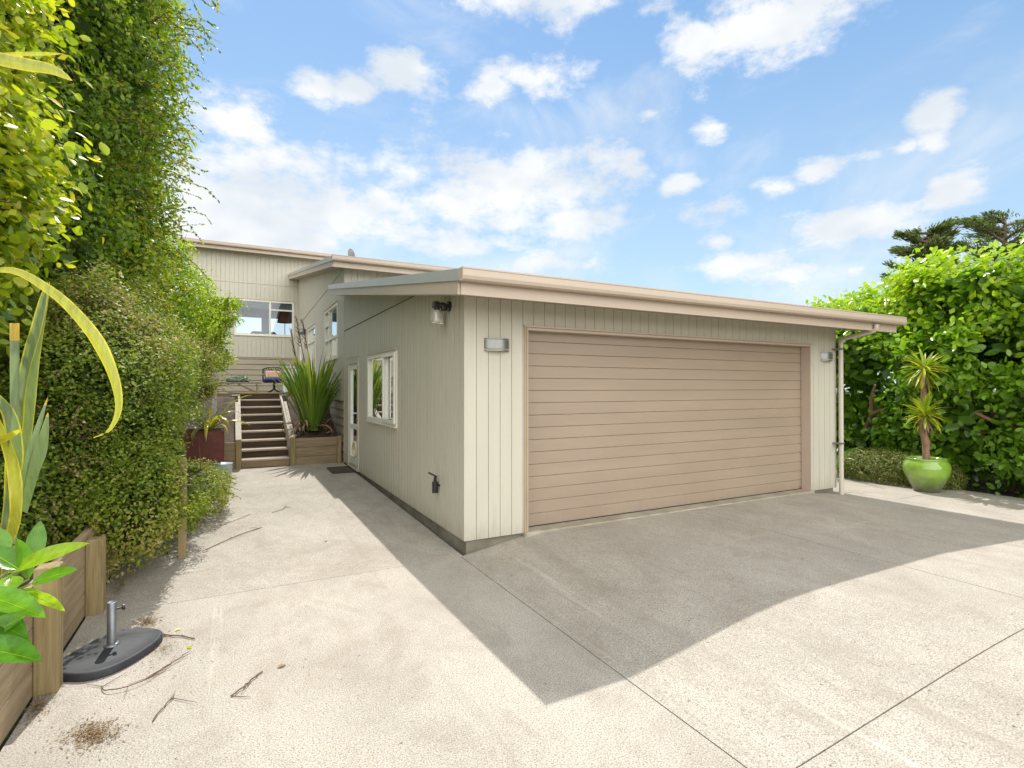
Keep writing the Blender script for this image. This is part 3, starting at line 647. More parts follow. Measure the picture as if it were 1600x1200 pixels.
# roofs
def roof(name, x0, x1, y0, y1, z0, th_top, th_low, depth_front=None):
    """monopitch rising toward +y; z0 = underside at y0"""
    zf = lambda y: z0 + PITCHT * (y - y0)
    T = th_low + th_top
    b = MB()
    r = [(y0 + .02, zf(y0 + .02) + T - .03), (y1, zf(y1) + T - .03), (y1, zf(y1) + .02), (y0 + .02, zf(y0 + .02) + .02)]
    b.prism([(x0 + .012, y, z) for y, z in r], (x1 - x0 - .024, 0, 0))
    rf = b.build(name, [M['roofm']], house)
    b = MB(); r = [(y0 + .03, zf(y0 + .03) + .016), (y1 - .02, zf(y1 - .02) + .016), (y1 - .02, zf(y1 - .02)), (y0 + .03, zf(y0 + .03))]
    b.prism([(x0 + .03, y, z) for y, z in r], (x1 - x0 - .06, 0, 0)); b.build('soffit', M['soffit'], rf)
    for xa, xb in ((x0 - .012, x0 + .011), (x1 - .011, x1 + .012)):
        b = MB(); b.prism([(xa, y0, zf(y0) - .01), (xa, y1, zf(y1) - .01), (xa, y1, zf(y1) + th_low), (xa, y0, zf(y0) + th_low)], (xb - xa, 0, 0)); b.build('bargeboard', M['fascia'], rf)
        o = -.010 if xa < (x0 + x1) / 2 else .010
        b = MB(); b.prism([(xa + o, y0 - .10, zf(y0 - .1) + th_low + .002), (xa + o, y1, zf(y1) + th_low + .002), (xa + o, y1, zf(y1) + T), (xa + o, y0 - .10, zf(y0 - .1) + T + .01)], (xb - xa, 0, 0))
        lip = -.020 if o < 0 else .020
        b.prism([(xa + lip, y0 - .10, zf(y0 - .1) + th_low - .006), (xa + lip, y1, zf(y1) + th_low - .006), (xa + lip, y1, zf(y1) + th_low + .006), (xa + lip, y0 - .10, zf(y0 - .1) + th_low + .006)], (xb - xa, 0, 0))
        b.build('verge_flashing', M['flash'], rf)
    b = MB(); b.box((x0 + .012, y0 - .022, zf(y0) - .012), (x1 - .012, y0 - .0005, zf(y0) + .13)); b.build('fascia', M['fascia'], rf)
    # gutter: box profile with rounded front lower edge
    gz0 = z0 + .095; y = y0 - .024; w_ = .115; h_ = .112
    prof = [(y, gz0 + .005), (y - w_ + .035, gz0), (y - w_ + .012, gz0 + .012), (y - w_, gz0 + .04), (y - w_, gz0 + h_ - .016), (y - w_ - .006, gz0 + h_ - .012), (y - w_ - .006, gz0 + h_), (y - w_ + .008, gz0 + h_), (y - w_ + .008, gz0 + .03), (y - .008, gz0 + .02), (y - .001, gz0 + h_ - .02)]
    b = MB(); b.prism([(x0 - .02, p[0], p[1]) for p in prof], (x1 - x0 + .04, 0, 0))
    b.box((x0 - .024, y - w_ - .004, gz0 - .002), (x0 - .0205, y, gz0 + h_)); b.box((x1 + .0205, y - w_ - .004, gz0 - .002), (x1 + .024, y, gz0 + h_))
    b.build('gutter', M['fascia'], rf)
    return rf
groof = roof('roof', -.30, 6.72, -.60, 6.50, 2.53, .09, .115)
mroof = roof('roof', -.30, 6.9, 6.14, 15.34, 4.14, .085, .11)
froof = roof('roof', -3.68, 7.0, 14.98, 20.9, 6.28, .08, .10)
# horizontal joint flashings in the boarding
b = MB(); b.box((-.014, 1.55, 2.885), (-.0005, 6.505, 2.897)); b.build('joint_flashing', M['fascia'], house); MB().box((-.004, 1.56, 2.872), (-.0005, 6.50, 2.8845)).build('joint_shadow_strip', M['dark'], house)  # the dark strip is a painted shadow line below the flashing
b = MB(); b.prism([(-.012, 6.55, 4.19), (-.012, 15.35, 3.89), (-.012, 15.35, 3.904), (-.012, 6.55, 4.204)], (.0115, 0, 0)); b.build('joint_flashing', M['fascia'], house)
b = MB(); b.box((-3.38, 15.348, 5.285), (-.001, 15.3595, 5.30)); b.build('joint_flashing', M['fascia'], house)
b = MB(); b.box((-3.40, 15.345, 2.735), (-.02, 15.371, 2.762)); b.build('joint_flashing', M['board'], house)
b = MB(); b.box((-.022, 6.52, 1.415), (.01, 15.34, 1.432)); b.build('joint_flashing', M['board'], house)
# corner cover strips
b = MB(); b.box((-.006, 6.470, ZB), (-.0005, 6.511, GT(6.5) - .03)); b.build('corner_board', M['clad'], house)
# garage door
gd = MB(); pan = .1365; z = .165; k = 0
while z < DO[3] - .01:
    zt = min(z + pan - (.003), DO[3] - .02)
    gd.box((DO[0] + .035, .150 + (.001 if k % 4 == 3 else 0), z), (DO[1] - .002, .178, zt), bev=.003); z += pan; k += 1
gdo = gd.build('garage_door', M['gdoor'], house)
b = MB(); b.box((DO[0] + .02, .1785, .16), (DO[1], .20, DO[3])); b.build('door_backing', M['dark'], gdo)
b = MB(); b.box((DO[0] + .04, .142, .1585), (DO[1] - .01, .1775, .166)); b.build('bottom_seal', M['black'], gdo)
b = MB(); b.box((5.555, .138, .185), (5.585, .1495, .20)); b.build('bolt', mat('red_bolt', (.35, .03, .03), .5), gdo)
b = MB()
b.box((DO[0] + .0, -.022, ZB), (DO[0] + .022, .1485, DO[3] - .001)); b.build('door_jamb', M['trim'], house); b = MB(); b.box((DO[1] - .001, -.003, ZB), (DO[1] + .004, .1485, DO[3] - .001))
b.build('door_jamb', M['fascia'], house); MB().box((DO[0] - .02, -.014, ZB), (DO[0] - .0005, -.0005, DO[3])).build('door_trim', M['trim'], house)
b = MB(); b.box((DO[0] - .03, -.034, DO[3]), (DO[1] + .012, -.0005, DO[3] + .016)); b.box((DO[0] + .023, .001, DO[3] - .030), (DO[1] - .002, .1485, DO[3] - .001)); b.build('door_head', M['fascia'], house)
# downpipe
b = MB(); b.tube([(6.10, -.66, 2.60), (6.10, -.66, 2.545), (6.115, -.60, 2.51), (6.225, -.14, 2.45), (6.24, -.085, 2.42), (6.24, -.075, 2.36), (6.24, -.075, 1.0), (6.24, -.075, .02)], .033, 14)
b.tube([(6.24, -.075, .92), (6.24, -.075, .97)], .036, 14); b.tube([(6.24, -.075, .02), (6.24, -.075, .07)], .037, 14)
dp = b.build('downpipe', mat('downpipe_paint', (.56, .50, .42), .4, var=.05), house)
for z in (2.28, .83):
    b = MB(); b.box((6.13, -.112, z), (6.275, -.0005, z + .022)); b.build('pipe_bracket', M['alu'], dp)
# windows --------------------------------------------------------------
def P2(o, d, nn, s, z, off): return Vector((o[0], o[1], 0)) + Vector((d[0], d[1], 0)) * s + Vector((nn[0], nn[1], 0)) * off + Vector((0, 0, z))
def fbar(b, o, d, nn, s0, s1, z0, z1, o0, o1):
    c = (P2(o, d, nn, s0, z0, o0) + P2(o, d, nn, s1, z1, o1)) / 2
    b.obox(c, Vector((d[0], d[1], 0)) * (s1 - s0) / 2, Vector((nn[0], nn[1], 0)) * (o1 - o0) / 2, Vector((0, 0, 1)) * (z1 - z0) / 2)
def window(name, o, d, nn, op, mull=(), trans=(), glass='glass', fm='frame', fw=.045, flash=True):
    """op (s0,s1,z0,z1); mull list of s; trans list of (s0,s1,z)"""
    s0, s1, z0, z1 = op; b = MB()
    fbar(b, o, d, nn, s0 - .03, s0 + fw - .01, z0 - .03, z1 + .03, -.05, .022); fbar(b, o, d, nn, s1 - fw + .01, s1 + .03, z0 - .03, z1 + .03, -.05, .022)
    fbar(b, o, d, nn, s0 + fw - .01, s1 - fw + .01, z1 - fw + .01, z1 + .03, -.05, .0215); fbar(b, o, d, nn, s0 + fw - .01, s1 - fw + .01, z0 - .03, z0 + fw - .01, -.05, .0215)
    for m_ in mull: fbar(b, o, d, nn, m_ - .03, m_ + .03, z0 + fw - .01, z1 - fw + .01, -.05, .018)
    for a, c, z in trans: fbar(b, o, d, nn, a, c, z - .025, z + .025, -.05, .0165)
    fr = b.build(name, M[fm], house)
    ss = [s0 + fw - .01] + [m_ for m_ in mull] + [s1 - fw + .01]
    for i in range(len(ss) - 1):
        b = MB(); b.quad(P2(o, d, nn, ss[i] + .001, z0 + .02, -.02), P2(o, d, nn, ss[i + 1] - .001, z0 + .02, -.02), P2(o, d, nn, ss[i + 1] - .001, z1 - .02, -.02), P2(o, d, nn, ss[i] + .001, z1 - .02, -.02)); b.build('pane', M[glass], fr)
    if flash:
        b = MB(); fbar(b, o, d, nn, s0 - .05, s1 + .05, z1 + .0305, z1 + .042, -.001, .045); b.build('head_flashing', M['fascia'], fr)
        b = MB(); fbar(b, o, d, nn, s0 - .03, s1 + .03, z0 - .046, z0 - .0305, -.001, .04); b.build('sill', M[fm], fr)
    return fr
sx = ((0, 0), (0, 1), (-1, 0))
gwf = window('window', *sx, GW, mull=(3.16,))
b = MB()                                              # opening sash stands proud
for a in ((GW[0] + .01, GW[0] + .055, GW[2] + .01, GW[3] - .01), (3.105, 3.15, GW[2] + .01, GW[3] - .01)): fbar(b, *sx, a[0], a[1], a[2], a[3], .0225, .045)
fbar(b, *sx, GW[0] + .0555, 3.1045, GW[3] - .055, GW[3] - .01, .0225, .045); fbar(b, *sx, GW[0] + .0555, 3.1045, GW[2] + .01, GW[2] + .055, .0225, .045); b.build('sash', M['frame'], gwf)
mx_ = ((0, 6.51), (0, 1), (-1, 0))
window('window', *mx_, W1, mull=(8.42 - 6.51,), trans=((8.42 - 6.51, W1[1], 3.22), (W1[0], W1[1], 2.86)))
window('window', *mx_, W2, mull=(11.75 - 6.51,), trans=((W2[0], W2[1], 3.05),))
window('window', *mx_, W3, trans=((W3[0], W3[1], 2.6),))
fx = ((-3.38, 15.36), (1, 0), (0, -1))
window('window', *fx, FW, mull=(3.38 - .92,), trans=((3.38 - .92, FW[1], 4.42),), glass='glass_far')
# side door
b = MB()
fbar(b, *sx, GD[0] - .05, GD[0] + .035, GD[2] - .06, GD[3] + .09, -.08, .022); fbar(b, *sx, GD[1] - .035, GD[1] + .05, GD[2] - .06, GD[3] + .09, -.08, .022)
fbar(b, *sx, GD[0] + .036, GD[1] - .036, GD[3] - .02, GD[3] + .09, -.08, .0215)
dr = b.build('door', M['clad'], house)
a0, a1, z0, z1 = GD[0] + .037, GD[1] - .037, GD[2] + .005, GD[3] - .022; b = MB()
fbar(b, *sx, a0, a0 + .10, z0, z1, -.055, -.005); fbar(b, *sx, a1 - .10, a1, z0, z1, -.055, -.005)
for q in ((z0, z0 + .14), (.90, .99), (z1 - .10, z1)): fbar(b, *sx, a0 + .1005, a1 - .1005, q[0], q[1], -.055, -.0055)
b.build('door_leaf', M['door'], dr)
for q in ((z0 + .1, .92), (.97, z1 - .08)):
    b = MB(); b.quad(P2(*sx, a0 + .09, q[0], -.03), P2(*sx, a1 - .09, q[0], -.03), P2(*sx, a1 - .09, q[1], -.03), P2(*sx, a0 + .09, q[1], -.03)); b.build('pane', M['glass'], dr)
b = MB(); b.tube([(-.002, a0 + .05, 1.22), (-.055, a0 + .05, 1.22), (-.06, a0 + .17, 1.22)], .011, 8); b.build('handle', M['door'], dr); MB().tube([(-.004, a0 + .05, 1.12), (-.012, a0 + .05, 1.12)], .022, 12).build('lock', M['door'], dr)
b = MB(); ring = [Vector((.015, 5.50 + .15 * math.cos(t), .50 + .15 * math.sin(t))) for t in [i * math.pi / 12 for i in range(25)]]
b.tube(ring, .022, 8, cap=False); b.build('cat_flap', mat('cat_flap_plastic', (.62, .55, .36), .4), dr)
b = MB(); b.box((-.028, GD[0] - .09, GD[3] + .091), (-.0005, GD[1] + .055, GD[3] + .105)); b.build('head_flashing', M['fascia'], dr)
b = MB(); b.box((-.03, GD[0] - .05, .145), (.09, GD[1] + .05, .165)); b.build('door_step', M['clad'], dr)
# lounge things seen through the far window
t = thing('floor_lamp', (-.35, 16.5, 3.06), 'floor lamp with a maroon shade behind the right pane of the upper window', 'lamp')
b = MB(); b.lathe([(.0, 0), (.14, 0), (.14, .02), (.015, .03)], (-.35, 16.5, 3.06), 20); b.build('base', M['iron'], t)
b = MB(); b.tube([(-.35, 16.5, 3.09), (-.35, 16.5, 4.2)], .012, 8); b.build('pole', M['iron'], t)
b = MB(); b.lathe([(.27, 4.12), (.18, 4.52)], (-.35, 16.5, 0), 24); b.build('lamp_shade', M['shade'], t)
t = thing('sofa', (-1.15, 17.3, 3.06), 'grey blue sofa showing over the sill of the upper window', 'sofa')
b = MB(); b.box((-1.9, 17.2, 3.06), (-.5, 18.0, 3.45), bev=.05); b.build('seat', mat('sofa_fabric', (.12, .16, .22), .9, var=.2), t)
for k in range(2):
    b = MB(); b.box((-1.5 + .48 * k, 17.05, 3.40), (-1.05 + .48 * k, 17.25, 3.82), bev=.09); b.build('cushion', mat('sofa_cushion', (.20, .25, .32), .9, var=.2), t)

# ------------------------------------------------------------------ things fixed to the walls
def wall_lamp(x, y, z, label):
    t = thing('wall_lamp', (x, y, z), label, 'wall lamp', 'curved metal lamps either side of the garage door')
    b = MB(); b.box((x - .13, y - .02, z - .065), (x + .13, y - .0005, z + .065), bev=.004); b.build('back_plate', M['alu'], t)
    def shell(r0, r1, z0, z1, a0, a1, n=18, cy=.04):
        b = MB(); vs = []
        for i in range(n + 1):
            a = a0 + (a1 - a0) * i / n
            for r, zz in ((r0, z0), (r1, z0), (r1, z1), (r0, z1)): vs.append((x - math.cos(a) * r, y + cy - math.sin(a) * r * .75, zz))
        fs = [(i * 4 + k, i * 4 + (k + 1) % 4, (i + 1) * 4 + (k + 1) % 4, (i + 1) * 4 + k) for i in range(n) for k in range(4)]
        b.add(vs, fs + [(0, 1, 2, 3), (n * 4 + 3, n * 4 + 2, n * 4 + 1, n * 4)]); return b
    shell(.146, .156, z - .040, z + .048, .36, math.pi - .36).build('curved_shield', M['alu'], t)
    shell(.0, .140, z - .052, z + .055, .32, math.pi - .32).build('diffuser', M['lamp_white'], t)
    shell(.0, .156, z - .066, z - .056, .30, math.pi - .30).build('rim', M['alu'], t); shell(.0, .156, z + .058, z + .066, .30, math.pi - .30).build('rim', M['alu'], t)
wall_lamp(.365, 0, 2.14, 'curved grey metal wall lamp near the house corner, left of the garage door')
wall_lamp(5.98, 0, 2.17, 'curved grey metal wall lamp beside the downpipe, right of the garage door')
t = thing('security_light', (0, .42, 2.55), 'black bracketed outdoor lamp with clear glass shade high on the side wall near the corner', 'security light')
b = MB(); b.tube([(-.001, .40, 2.57), (-.028, .40, 2.57)], .055, 18); b.build('back_plate', M['black'], t)
b = MB(); b.tube([(-.02, .40, 2.57), (-.07, .42, 2.585), (-.12, .45, 2.575), (-.125, .45, 2.53)], [.02, .03, .032, .034], 12); b.build('arm', M['black'], t)
b = MB(); b.box((-.175, .41, 2.55), (-.10, .50, 2.62), bev=.016); b.build('sensor_hood', M['black'], t)
b = MB(); b.box((-.105, .34, 2.515), (-.045, .41, 2.575), bev=.014); b.build('sensor', M['black'], t)
b = MB(); b.lathe([(.03, .12), (.052, .11), (.06, .08), (.058, .02), (.072, -.025), (.064, -.022), (.05, .02), (.052, .08), (.03, .10)], (-.125, .45, 2.41), 22); b.build('glass_shade', M['jar'], t)
b = MB(); b.lathe([(.0, .09), (.018, .08), (.03, .045), (.034, .01), (.026, -.025), (.0, -.04)], (-.125, .45, 2.42), 18); b.build('bulb', mat('pearl_bulb', (.78, .74, .62), .15), t)
t = thing('garden_tap', (0, .71, .62), 'small black tap with a lever, fixed low on the side wall near the corner', 'tap')
b = MB(); b.tube([(-.055, .71, .52), (-.055, .71, .645)], .034, 16); b.build('body', M['black'], t)
b = MB().tube([(0, .71, .60), (-.05, .71, .60)], .014, 8); b.build('inlet', M['black'], t); b = MB(); b.tube([(-.055, .71, .645), (-.055, .71, .69)], .018, 10); b.build('neck', M['black'], t)
b = MB(); b.bar((-.04, .70, .70), (-.10, .80, .735), .022, .012); b.bar((-.055, .71, .685), (-.055, .70, .71), .02, .02); b.build('lever', M['black'], t)
t = thing('wall_lamp', (0, 13.1, 3.48), 'small grey wall lamp far back on the side wall, beside the tall windows', 'wall lamp')
b = MB(); b.box((-.02, 13.03, 3.40), (-.0005, 13.17, 3.56)); b.build('back_plate', M['alu'], t)
b = MB(); b.lathe([(.0, -.09), (.09, -.09), (.09, .09), (.0, .09)], (-.11, 13.1, 3.48), 18); b.build('shade', M['alu'], t)
c = Vector((.22, 7.05, 4.60))
t = thing('satellite_dish', (.22, 7.05, 4.40), 'small grey satellite dish on the middle roof, seen edge on against the sky', 'satellite dish')
b = MB(); ax = Vector((.93, .25, .28)).normalized(); u_ = ax.orthogonal().normalized(); v_ = ax.cross(u_); vs = []; fs = []
for j in range(5):
    r = .16 * j / 4 + .001
    for k in range(24): a = k * math.pi / 12; vs.append(c + u_ * r * math.cos(a) + v_ * r * math.sin(a) + ax * (r * r * 1.3))
for j in range(4):
    for k in range(24): fs.append((j * 24 + k, j * 24 + (k + 1) % 24, (j + 1) * 24 + (k + 1) % 24, (j + 1) * 24 + k))
b.add(vs, fs, 0, True); b.build('reflector', M['flash'], t)
b = MB(); b.tube([c, c - ax * .06, (.17, 7.05, 4.32)], .014, 8); b.build('mast', M['metal'], t)

# ------------------------------------------------------------------ timber: planter wall, stairs, retaining walls
def boards_y(name, x, y0, y1, zs, t, m, rr, th=.045, side=1):
    for z0, z1 in zs:
        b = MB(); b.box((x - th, y0 + .001, z0), (x, y1 - .001, z1), bev=.004); b.build(name, m, t)
t = thing('planter_wall', (-3.0, -1, 0), 'weathered timber retaining wall of stacked planks along the left edge of the driveway', 'retaining wall')
ys = [-7.2, -5.2, -3.2, -1.10, .06, 2.0, 4.0, 6.5]
for a, e in zip(ys, ys[1:]): boards_y('plank', -3.03, a, e, [(0.0, .17), (.174, .375), (.379, .60)], t, M['pineY'], R)
for y in ys:
    b = MB(); hgt = .70 if y == -1.10 else (.56 if y == .06 else .66)
    b.box((-3.029, y - .055, -.02), (-2.92, y + .055, hgt), bev=.006); b.build('post', M['pineZ'], t)
st = thing('staircase', (-1.46, 6.66, .12), 'outdoor timber staircase with pale treads and dark risers, rising to the terrace', 'staircase')
X0, X1 = -1.905, -1.035; n = 9; rise = (1.58 - .12) / n; run = (9.42 - 6.70) / (n - 1)
for i in range(n):
    y = 6.70 + i * run; z = .12 + i * rise
    b = MB(); b.box((X0, y, z), (X1, y + .04, z + rise - .0365), bev=.002); b.build('riser', M['pineX'] if i == 0 else M['riser'], st)
    if i < n - 1:
        b = MB(); b.box((X0, y - .025, z + rise - .036), (X1, y + run - .001, z + rise), bev=.004); b.build('tread', M['tread'], st)
    else:
        b = MB(); b.box((X0 - .25, y - .01, z + rise - .036), (X1 + .25, y + .22, z + rise + .004), bev=.004); b.build('landing_board', M['pineX'], st)
for xs in ((X0 - .045, X0 - .001), (X1 + .001, X1 + .045)):
    b = MB(); P = [(xs[0], 6.72, .20), (xs[0], 6.72, .655), (xs[0], 8.75, 1.34), (xs[0], 9.40, 1.50), (xs[0], 9.40, 1.10)]
    b.prism(P, (xs[1] - xs[0], 0, 0)); b.build('stringer', M['string'], st)
    x = xs[0] - .062 if xs[0] < X0 else xs[1] + .002
    b = MB(); b.prism([(x, 6.74, .60), (x, 6.74, .668), (x, 8.75, 1.372), (x, 8.75, 1.30)], (.06, 0, 0)); b.build('side_rail', M['string'], st)
for x in (X0 - .105, X1 + .002):
    b = MB(); b.box((x, 6.60, .06), (x + .10, 6.695, .69), bev=.006); b.build('post', M['pineZ'], st)
def retain(name, x0, x1, y, z0, ztop, label, posts):
    t = thing(name, ((x0 + x1) / 2, y, z0), label, 'retaining wall')
    h = (ztop - z0) / 3; zz = z0
    for k in range(3):
        b = MB(); b.box((x0, y, zz), (x1, y + .045, zz + h - .004), bev=.004); b.build('plank', M['pineX'], t); zz += h
    for x in posts:
        b = MB(); b.box((x, y - .075, z0 - .05), (x + .09, y - .001, ztop + .01), bev=.005); b.build('post', M['pineZ'], t)
retain('retaining_wall', X1 + .105, -.03, 6.66, .10, .67, 'low timber retaining wall between the stairs and the house wall', (-.125,))
retain('retaining_wall', -4.2, X0 - .107, 6.66, .10, .64, 'low timber retaining wall left of the stairs, behind the rusty planter', (-3.2,))
t = thing('terrace_edging', (-2, 9.45, 1.2), 'dark timber edging boards holding the terrace at the top of the stairs', 'edging')
for x0, x1 in ((-6.0, X0 - .26), (X1 + .26, -.03)):
    for k in range(3):
        b = MB(); b.box((x0, 9.405, 1.03 + k * .18), (x1, 9.455, 1.206 + k * .18), bev=.004); b.build('plank', M['pineX'] if k == 2 else M['riser'], t)
for x in (X0 - .255, X1 + .165):
    b = MB(); b.box((x, 9.33, .9), (x + .09, 9.404, 1.60), bev=.005); b.build('post', M['pineX'], t)

# ------------------------------------------------------------------ terrace furniture
t = thing('garden_bench', (-2.0, 10.2, 1.5), 'grey weathered timber bench with slanted braces on the terrace above the stairs', 'bench')
b = MB()
for k in range(3): b.box((-2.85, 9.98 + .15 * k, 1.80), (-1.41, 10.12 + .15 * k, 1.84), bev=.004)
b.build('seat', wood('grey_timber', (.34, .31, .26), (.24, .21, .17), 'x'), t)
for x in (-2.75, -1.52):
    for y in (9.97, 10.35): MB().box((x, y, 1.5), (x + .05, y + .08, 1.799)).build('leg', M['tread'], t)
for xa, xb in ((-1.50, -1.95), (-2.72, -2.3)): MB().bar((xa, 9.99, 1.56), (xb, 9.99, 1.79), .05, .045).build('brace', M['pineX'], t)
t = thing('succulent_trough', (-1.95, 10.2, 1.84), 'grey green succulents in a shallow trough on the bench', 'plant')
b = MB(); b.box((-2.2, 10.08, 1.841), (-1.7, 10.30, 1.872), bev=.006); b.build('trough', M['iron'], t)
crown('foliage', [((-1.95, 10.2, 1.90), (.27, .12, .06))], 150, 5, .07, .02, M['L_succ'], t, .28, bump=.1, deep=.1)
cx, cy = -1.05, 11.1; zt = 1.5
t = thing('swivel_chair', (cx, cy, zt), 'dark metal patio swivel chair with lattice back on the terrace', 'chair')
b = MB()
for k in range(4): a = k * math.pi / 2 + .5; b.tube([(cx, cy, zt + .16), (cx + .22 * math.cos(a), cy + .22 * math.sin(a), zt + .05), (cx + .31 * math.cos(a), cy + .31 * math.sin(a), zt + .015)], .016, 8)
b.build('base', M['iron'], t)
b = MB(); b.tube([(cx, cy, zt + .14), (cx, cy, zt + .33)], .035, 12); b.build('pedestal', M['iron'], t)
b = MB(); b.box((cx - .27, cy - .27, zt + .33), (cx + .27, cy + .27, zt + .36), bev=.01); b.build('seat', M['iron'], t)
b = MB(); zb_ = zt + .36; top = lambda x: .42 - .9 * (x * x)
pts = [(cx + x, cy + .27 + .06, zb_ + top(x)) for x in [-.27 + .054 * i for i in range(11)]]; b.tube(pts, .016, 8)
b.tube([(cx - .27, cy + .26, zb_), pts[0]], .015, 8); b.tube([(cx + .27, cy + .26, zb_), pts[-1]], .015, 8); b.tube([(cx - .27, cy + .31, zb_ + .2), (cx + .27, cy + .31, zb_ + .2)], .01, 6)
for i in range(8):
    x = -.24 + .06 * i; b.tube([(cx + x, cy + .30, zb_ + .02), (cx + min(.26, x + .12), cy + .33, zb_ + top(x + .1) - .02)], .008, 6); b.tube([(cx - x, cy + .30, zb_ + .02), (cx - min(.26, x + .12), cy + .33, zb_ + top(x + .1) - .02)], .008, 6)
b.build('backrest', M['iron'], t)
for s_ in (-1, 1):
    b = MB(); b.tube([(cx + s_ * .28, cy + .26, zb_ + .2), (cx + s_ * .31, cy, zb_ + .2), (cx + s_ * .29, cy - .22, zb_ + .17), (cx + s_ * .27, cy - .22, zb_)], .014, 8); b.build('armrest', M['iron'], t)
t2 = MB(); t2.box((cx - .26, cy - .27, zt + .361), (cx + .26, cy + .24, zt + .46), bev=.035)
tag(t2.build('seat_cushion', M['blue']), 'thick navy blue cushion lying on the patio swivel chair', 'cushion')
m = mat('striped_fabric', (.62, .42, .32), .9)
nt = m.node_tree; wv = nt.nodes.new('ShaderNodeTexWave'); wv.inputs['Scale'].default_value = 9; rp = nt.nodes.new('ShaderNodeValToRGB')
rp.color_ramp.elements[0].color = (.62, .25, .16, 1); rp.color_ramp.elements[1].color = (.72, .62, .48, 1); tcx = nt.nodes.new('ShaderNodeTexCoord'); nt.links.new(tcx.outputs['Object'], wv.inputs[0]); nt.links.new(wv.outputs[0], rp.inputs[0]); nt.links.new(rp.outputs[0], nt.nodes['Principled BSDF'].inputs['Base Color'])
b = MB(); b.obox((cx - .02, cy + .17, zt + .56), (.19, 0, 0), (0, .045, -.02), (0, .05, .10)); o = b.build('throw_pillow', m); bv = o.modifiers.new('b', 'BEVEL'); bv.width = .04; bv.segments = 3
tag(o, 'pink and cream striped pillow leaning on the chair back', 'pillow')
t = thing('outdoor_tub', (-.55, 12.3, 1.5), 'white plastic tub behind the patio chair, half hidden by the flax', 'tub')
b = MB(); b.box((-.72, 12.1, 1.5), (-.25, 12.5, 2.28), bev=.03); b.build('body', M['white'], t); b = MB(); b.box((-.75, 12.08, 2.281), (-.23, 12.52, 2.33), bev=.01); b.build('lid', M['white'], t)

# ------------------------------------------------------------------ small things on the ground
o = MB().box((-.42, 5.30, gz(-.2, 5.3) + .002), (-.03, 6.02, gz(-.2, 6) + .022), bev=.004).build('doormat', M['mat'])
tag(o, 'dark brown rectangular doormat on the path by the white side door', 'doormat')
# umbrella base
uc = Vector((-2.735, -.80, 0)); t = thing('umbrella_base', uc, 'black quarter round umbrella base with a short steel tube, beside the timber planter post', 'umbrella base')
out = []
for i in range(48):
    a = i * 2 * math.pi / 48; r = 1 / (abs(math.cos(a)) ** 2.6 + abs(math.sin(a)) ** 2.6) ** (1 / 2.6); out.append((r * math.cos(a), r * math.sin(a)))
b = MB(); prof = [(1.0, .0), (1.0, .030), (.985, .042), (.95, .048), (.93, .046), (.6, .056), (.3, .066), (.18, .070)]
vs = []; ca, sa = math.cos(.55), math.sin(.55)
for r, z in prof:
    for x, y in out: X_, Y_ = x * .215 * r, y * .30 * r; vs.append((uc.x + X_ * ca + Y_ * sa * 1, uc.y - X_ * sa + Y_ * ca, z + .002))
fs = [(j * 48 + k, j * 48 + (k + 1) % 48, (j + 1) * 48 + (k + 1) % 48, (j + 1) * 48 + k) for j in range(len(prof) - 1) for k in range(48)]
b.add(vs, fs, 0, True); b.add(vs[-48:], [tuple(range(48))]); b.build('weight', M['rubber'], t)
b = MB(); b.lathe([(.028, .065), (.026, .08), (.026, .34), (.0235, .342), (.0235, .12), (0, .12)], uc + Vector((-.0, .0, 0)), 24); b.lathe([(.045, .066), (.042, .082), (.027, .084)], uc, 24); b.build('tube', M['metal'], t)
b = MB(); b.tube([uc + Vector((.02, .01, .29)), uc + Vector((.055, .025, .29))], .007, 8); b.tube([uc + Vector((.05, .023, .29)), uc + Vector((.062, .028, .29))], .018, 10); b.build('knob', M['black'], t)
# post and rail frame in the shrub
t = thing('timber_post', (-2.49, 1.22, 0), 'lone square timber post standing on the path under the small leaved shrub', 'post')
b = MB(); b.box((-2.535, 1.18, -.01), (-2.465, 1.25, 1.0), bev=.004); b.build('shaft', M['pineZ'], t)
t = thing('clothes_frame', (-2.6, 7.0, .5), 'pale grey post and rail frame showing through the shrub left of the stairs', 'frame')
wp = wood('whitewashed_timber', (.55, .53, .48), (.40, .38, .33), 'z')
b = MB(); b.box((-2.42, 6.96, .55), (-2.34, 7.03, 1.93)); b.build('post', wp, t); b = MB(); b.box((-2.86, 6.96, .3), (-2.80, 7.03, 1.93)); b.build('post', wp, t)
b = MB(); b.box((-2.95, 6.95, 1.931), (-2.25, 7.04, 2.0)); b.build('rail', wp, t)
# rusty planter
bx, by = -2.47, 6.22; t = thing('steel_planter', (bx, by, .11), 'large square rusty maroon planter left of the bottom of the stairs', 'planter')
def at_corner(dx, dy, z): return (bx + dx, by + dy, z)
b = MB(); b.box((bx - .35, by - .3, .11), (bx + .27, by + .3, .93), bev=.012); b.build('box', M['rust'], t)
b = MB(); b.box((bx - .31, by - .26, .931), (bx + .23, by + .26, .935)); b.build('soil', M['soil'], t)
t = thing('ornament_pot', (-2.2, 5.55, .1), 'small pale blue pot standing on the path against the rusty planter', 'pot')
b = MB(); b.lathe([(.0, 0), (.10, 0), (.13, .10), (.135, .26), (.15, .28), (.14, .285), (.12, .25), (0, .24)], (-2.2, 5.55, .10), 26); b.build('bowl', M['bluepot'], t)

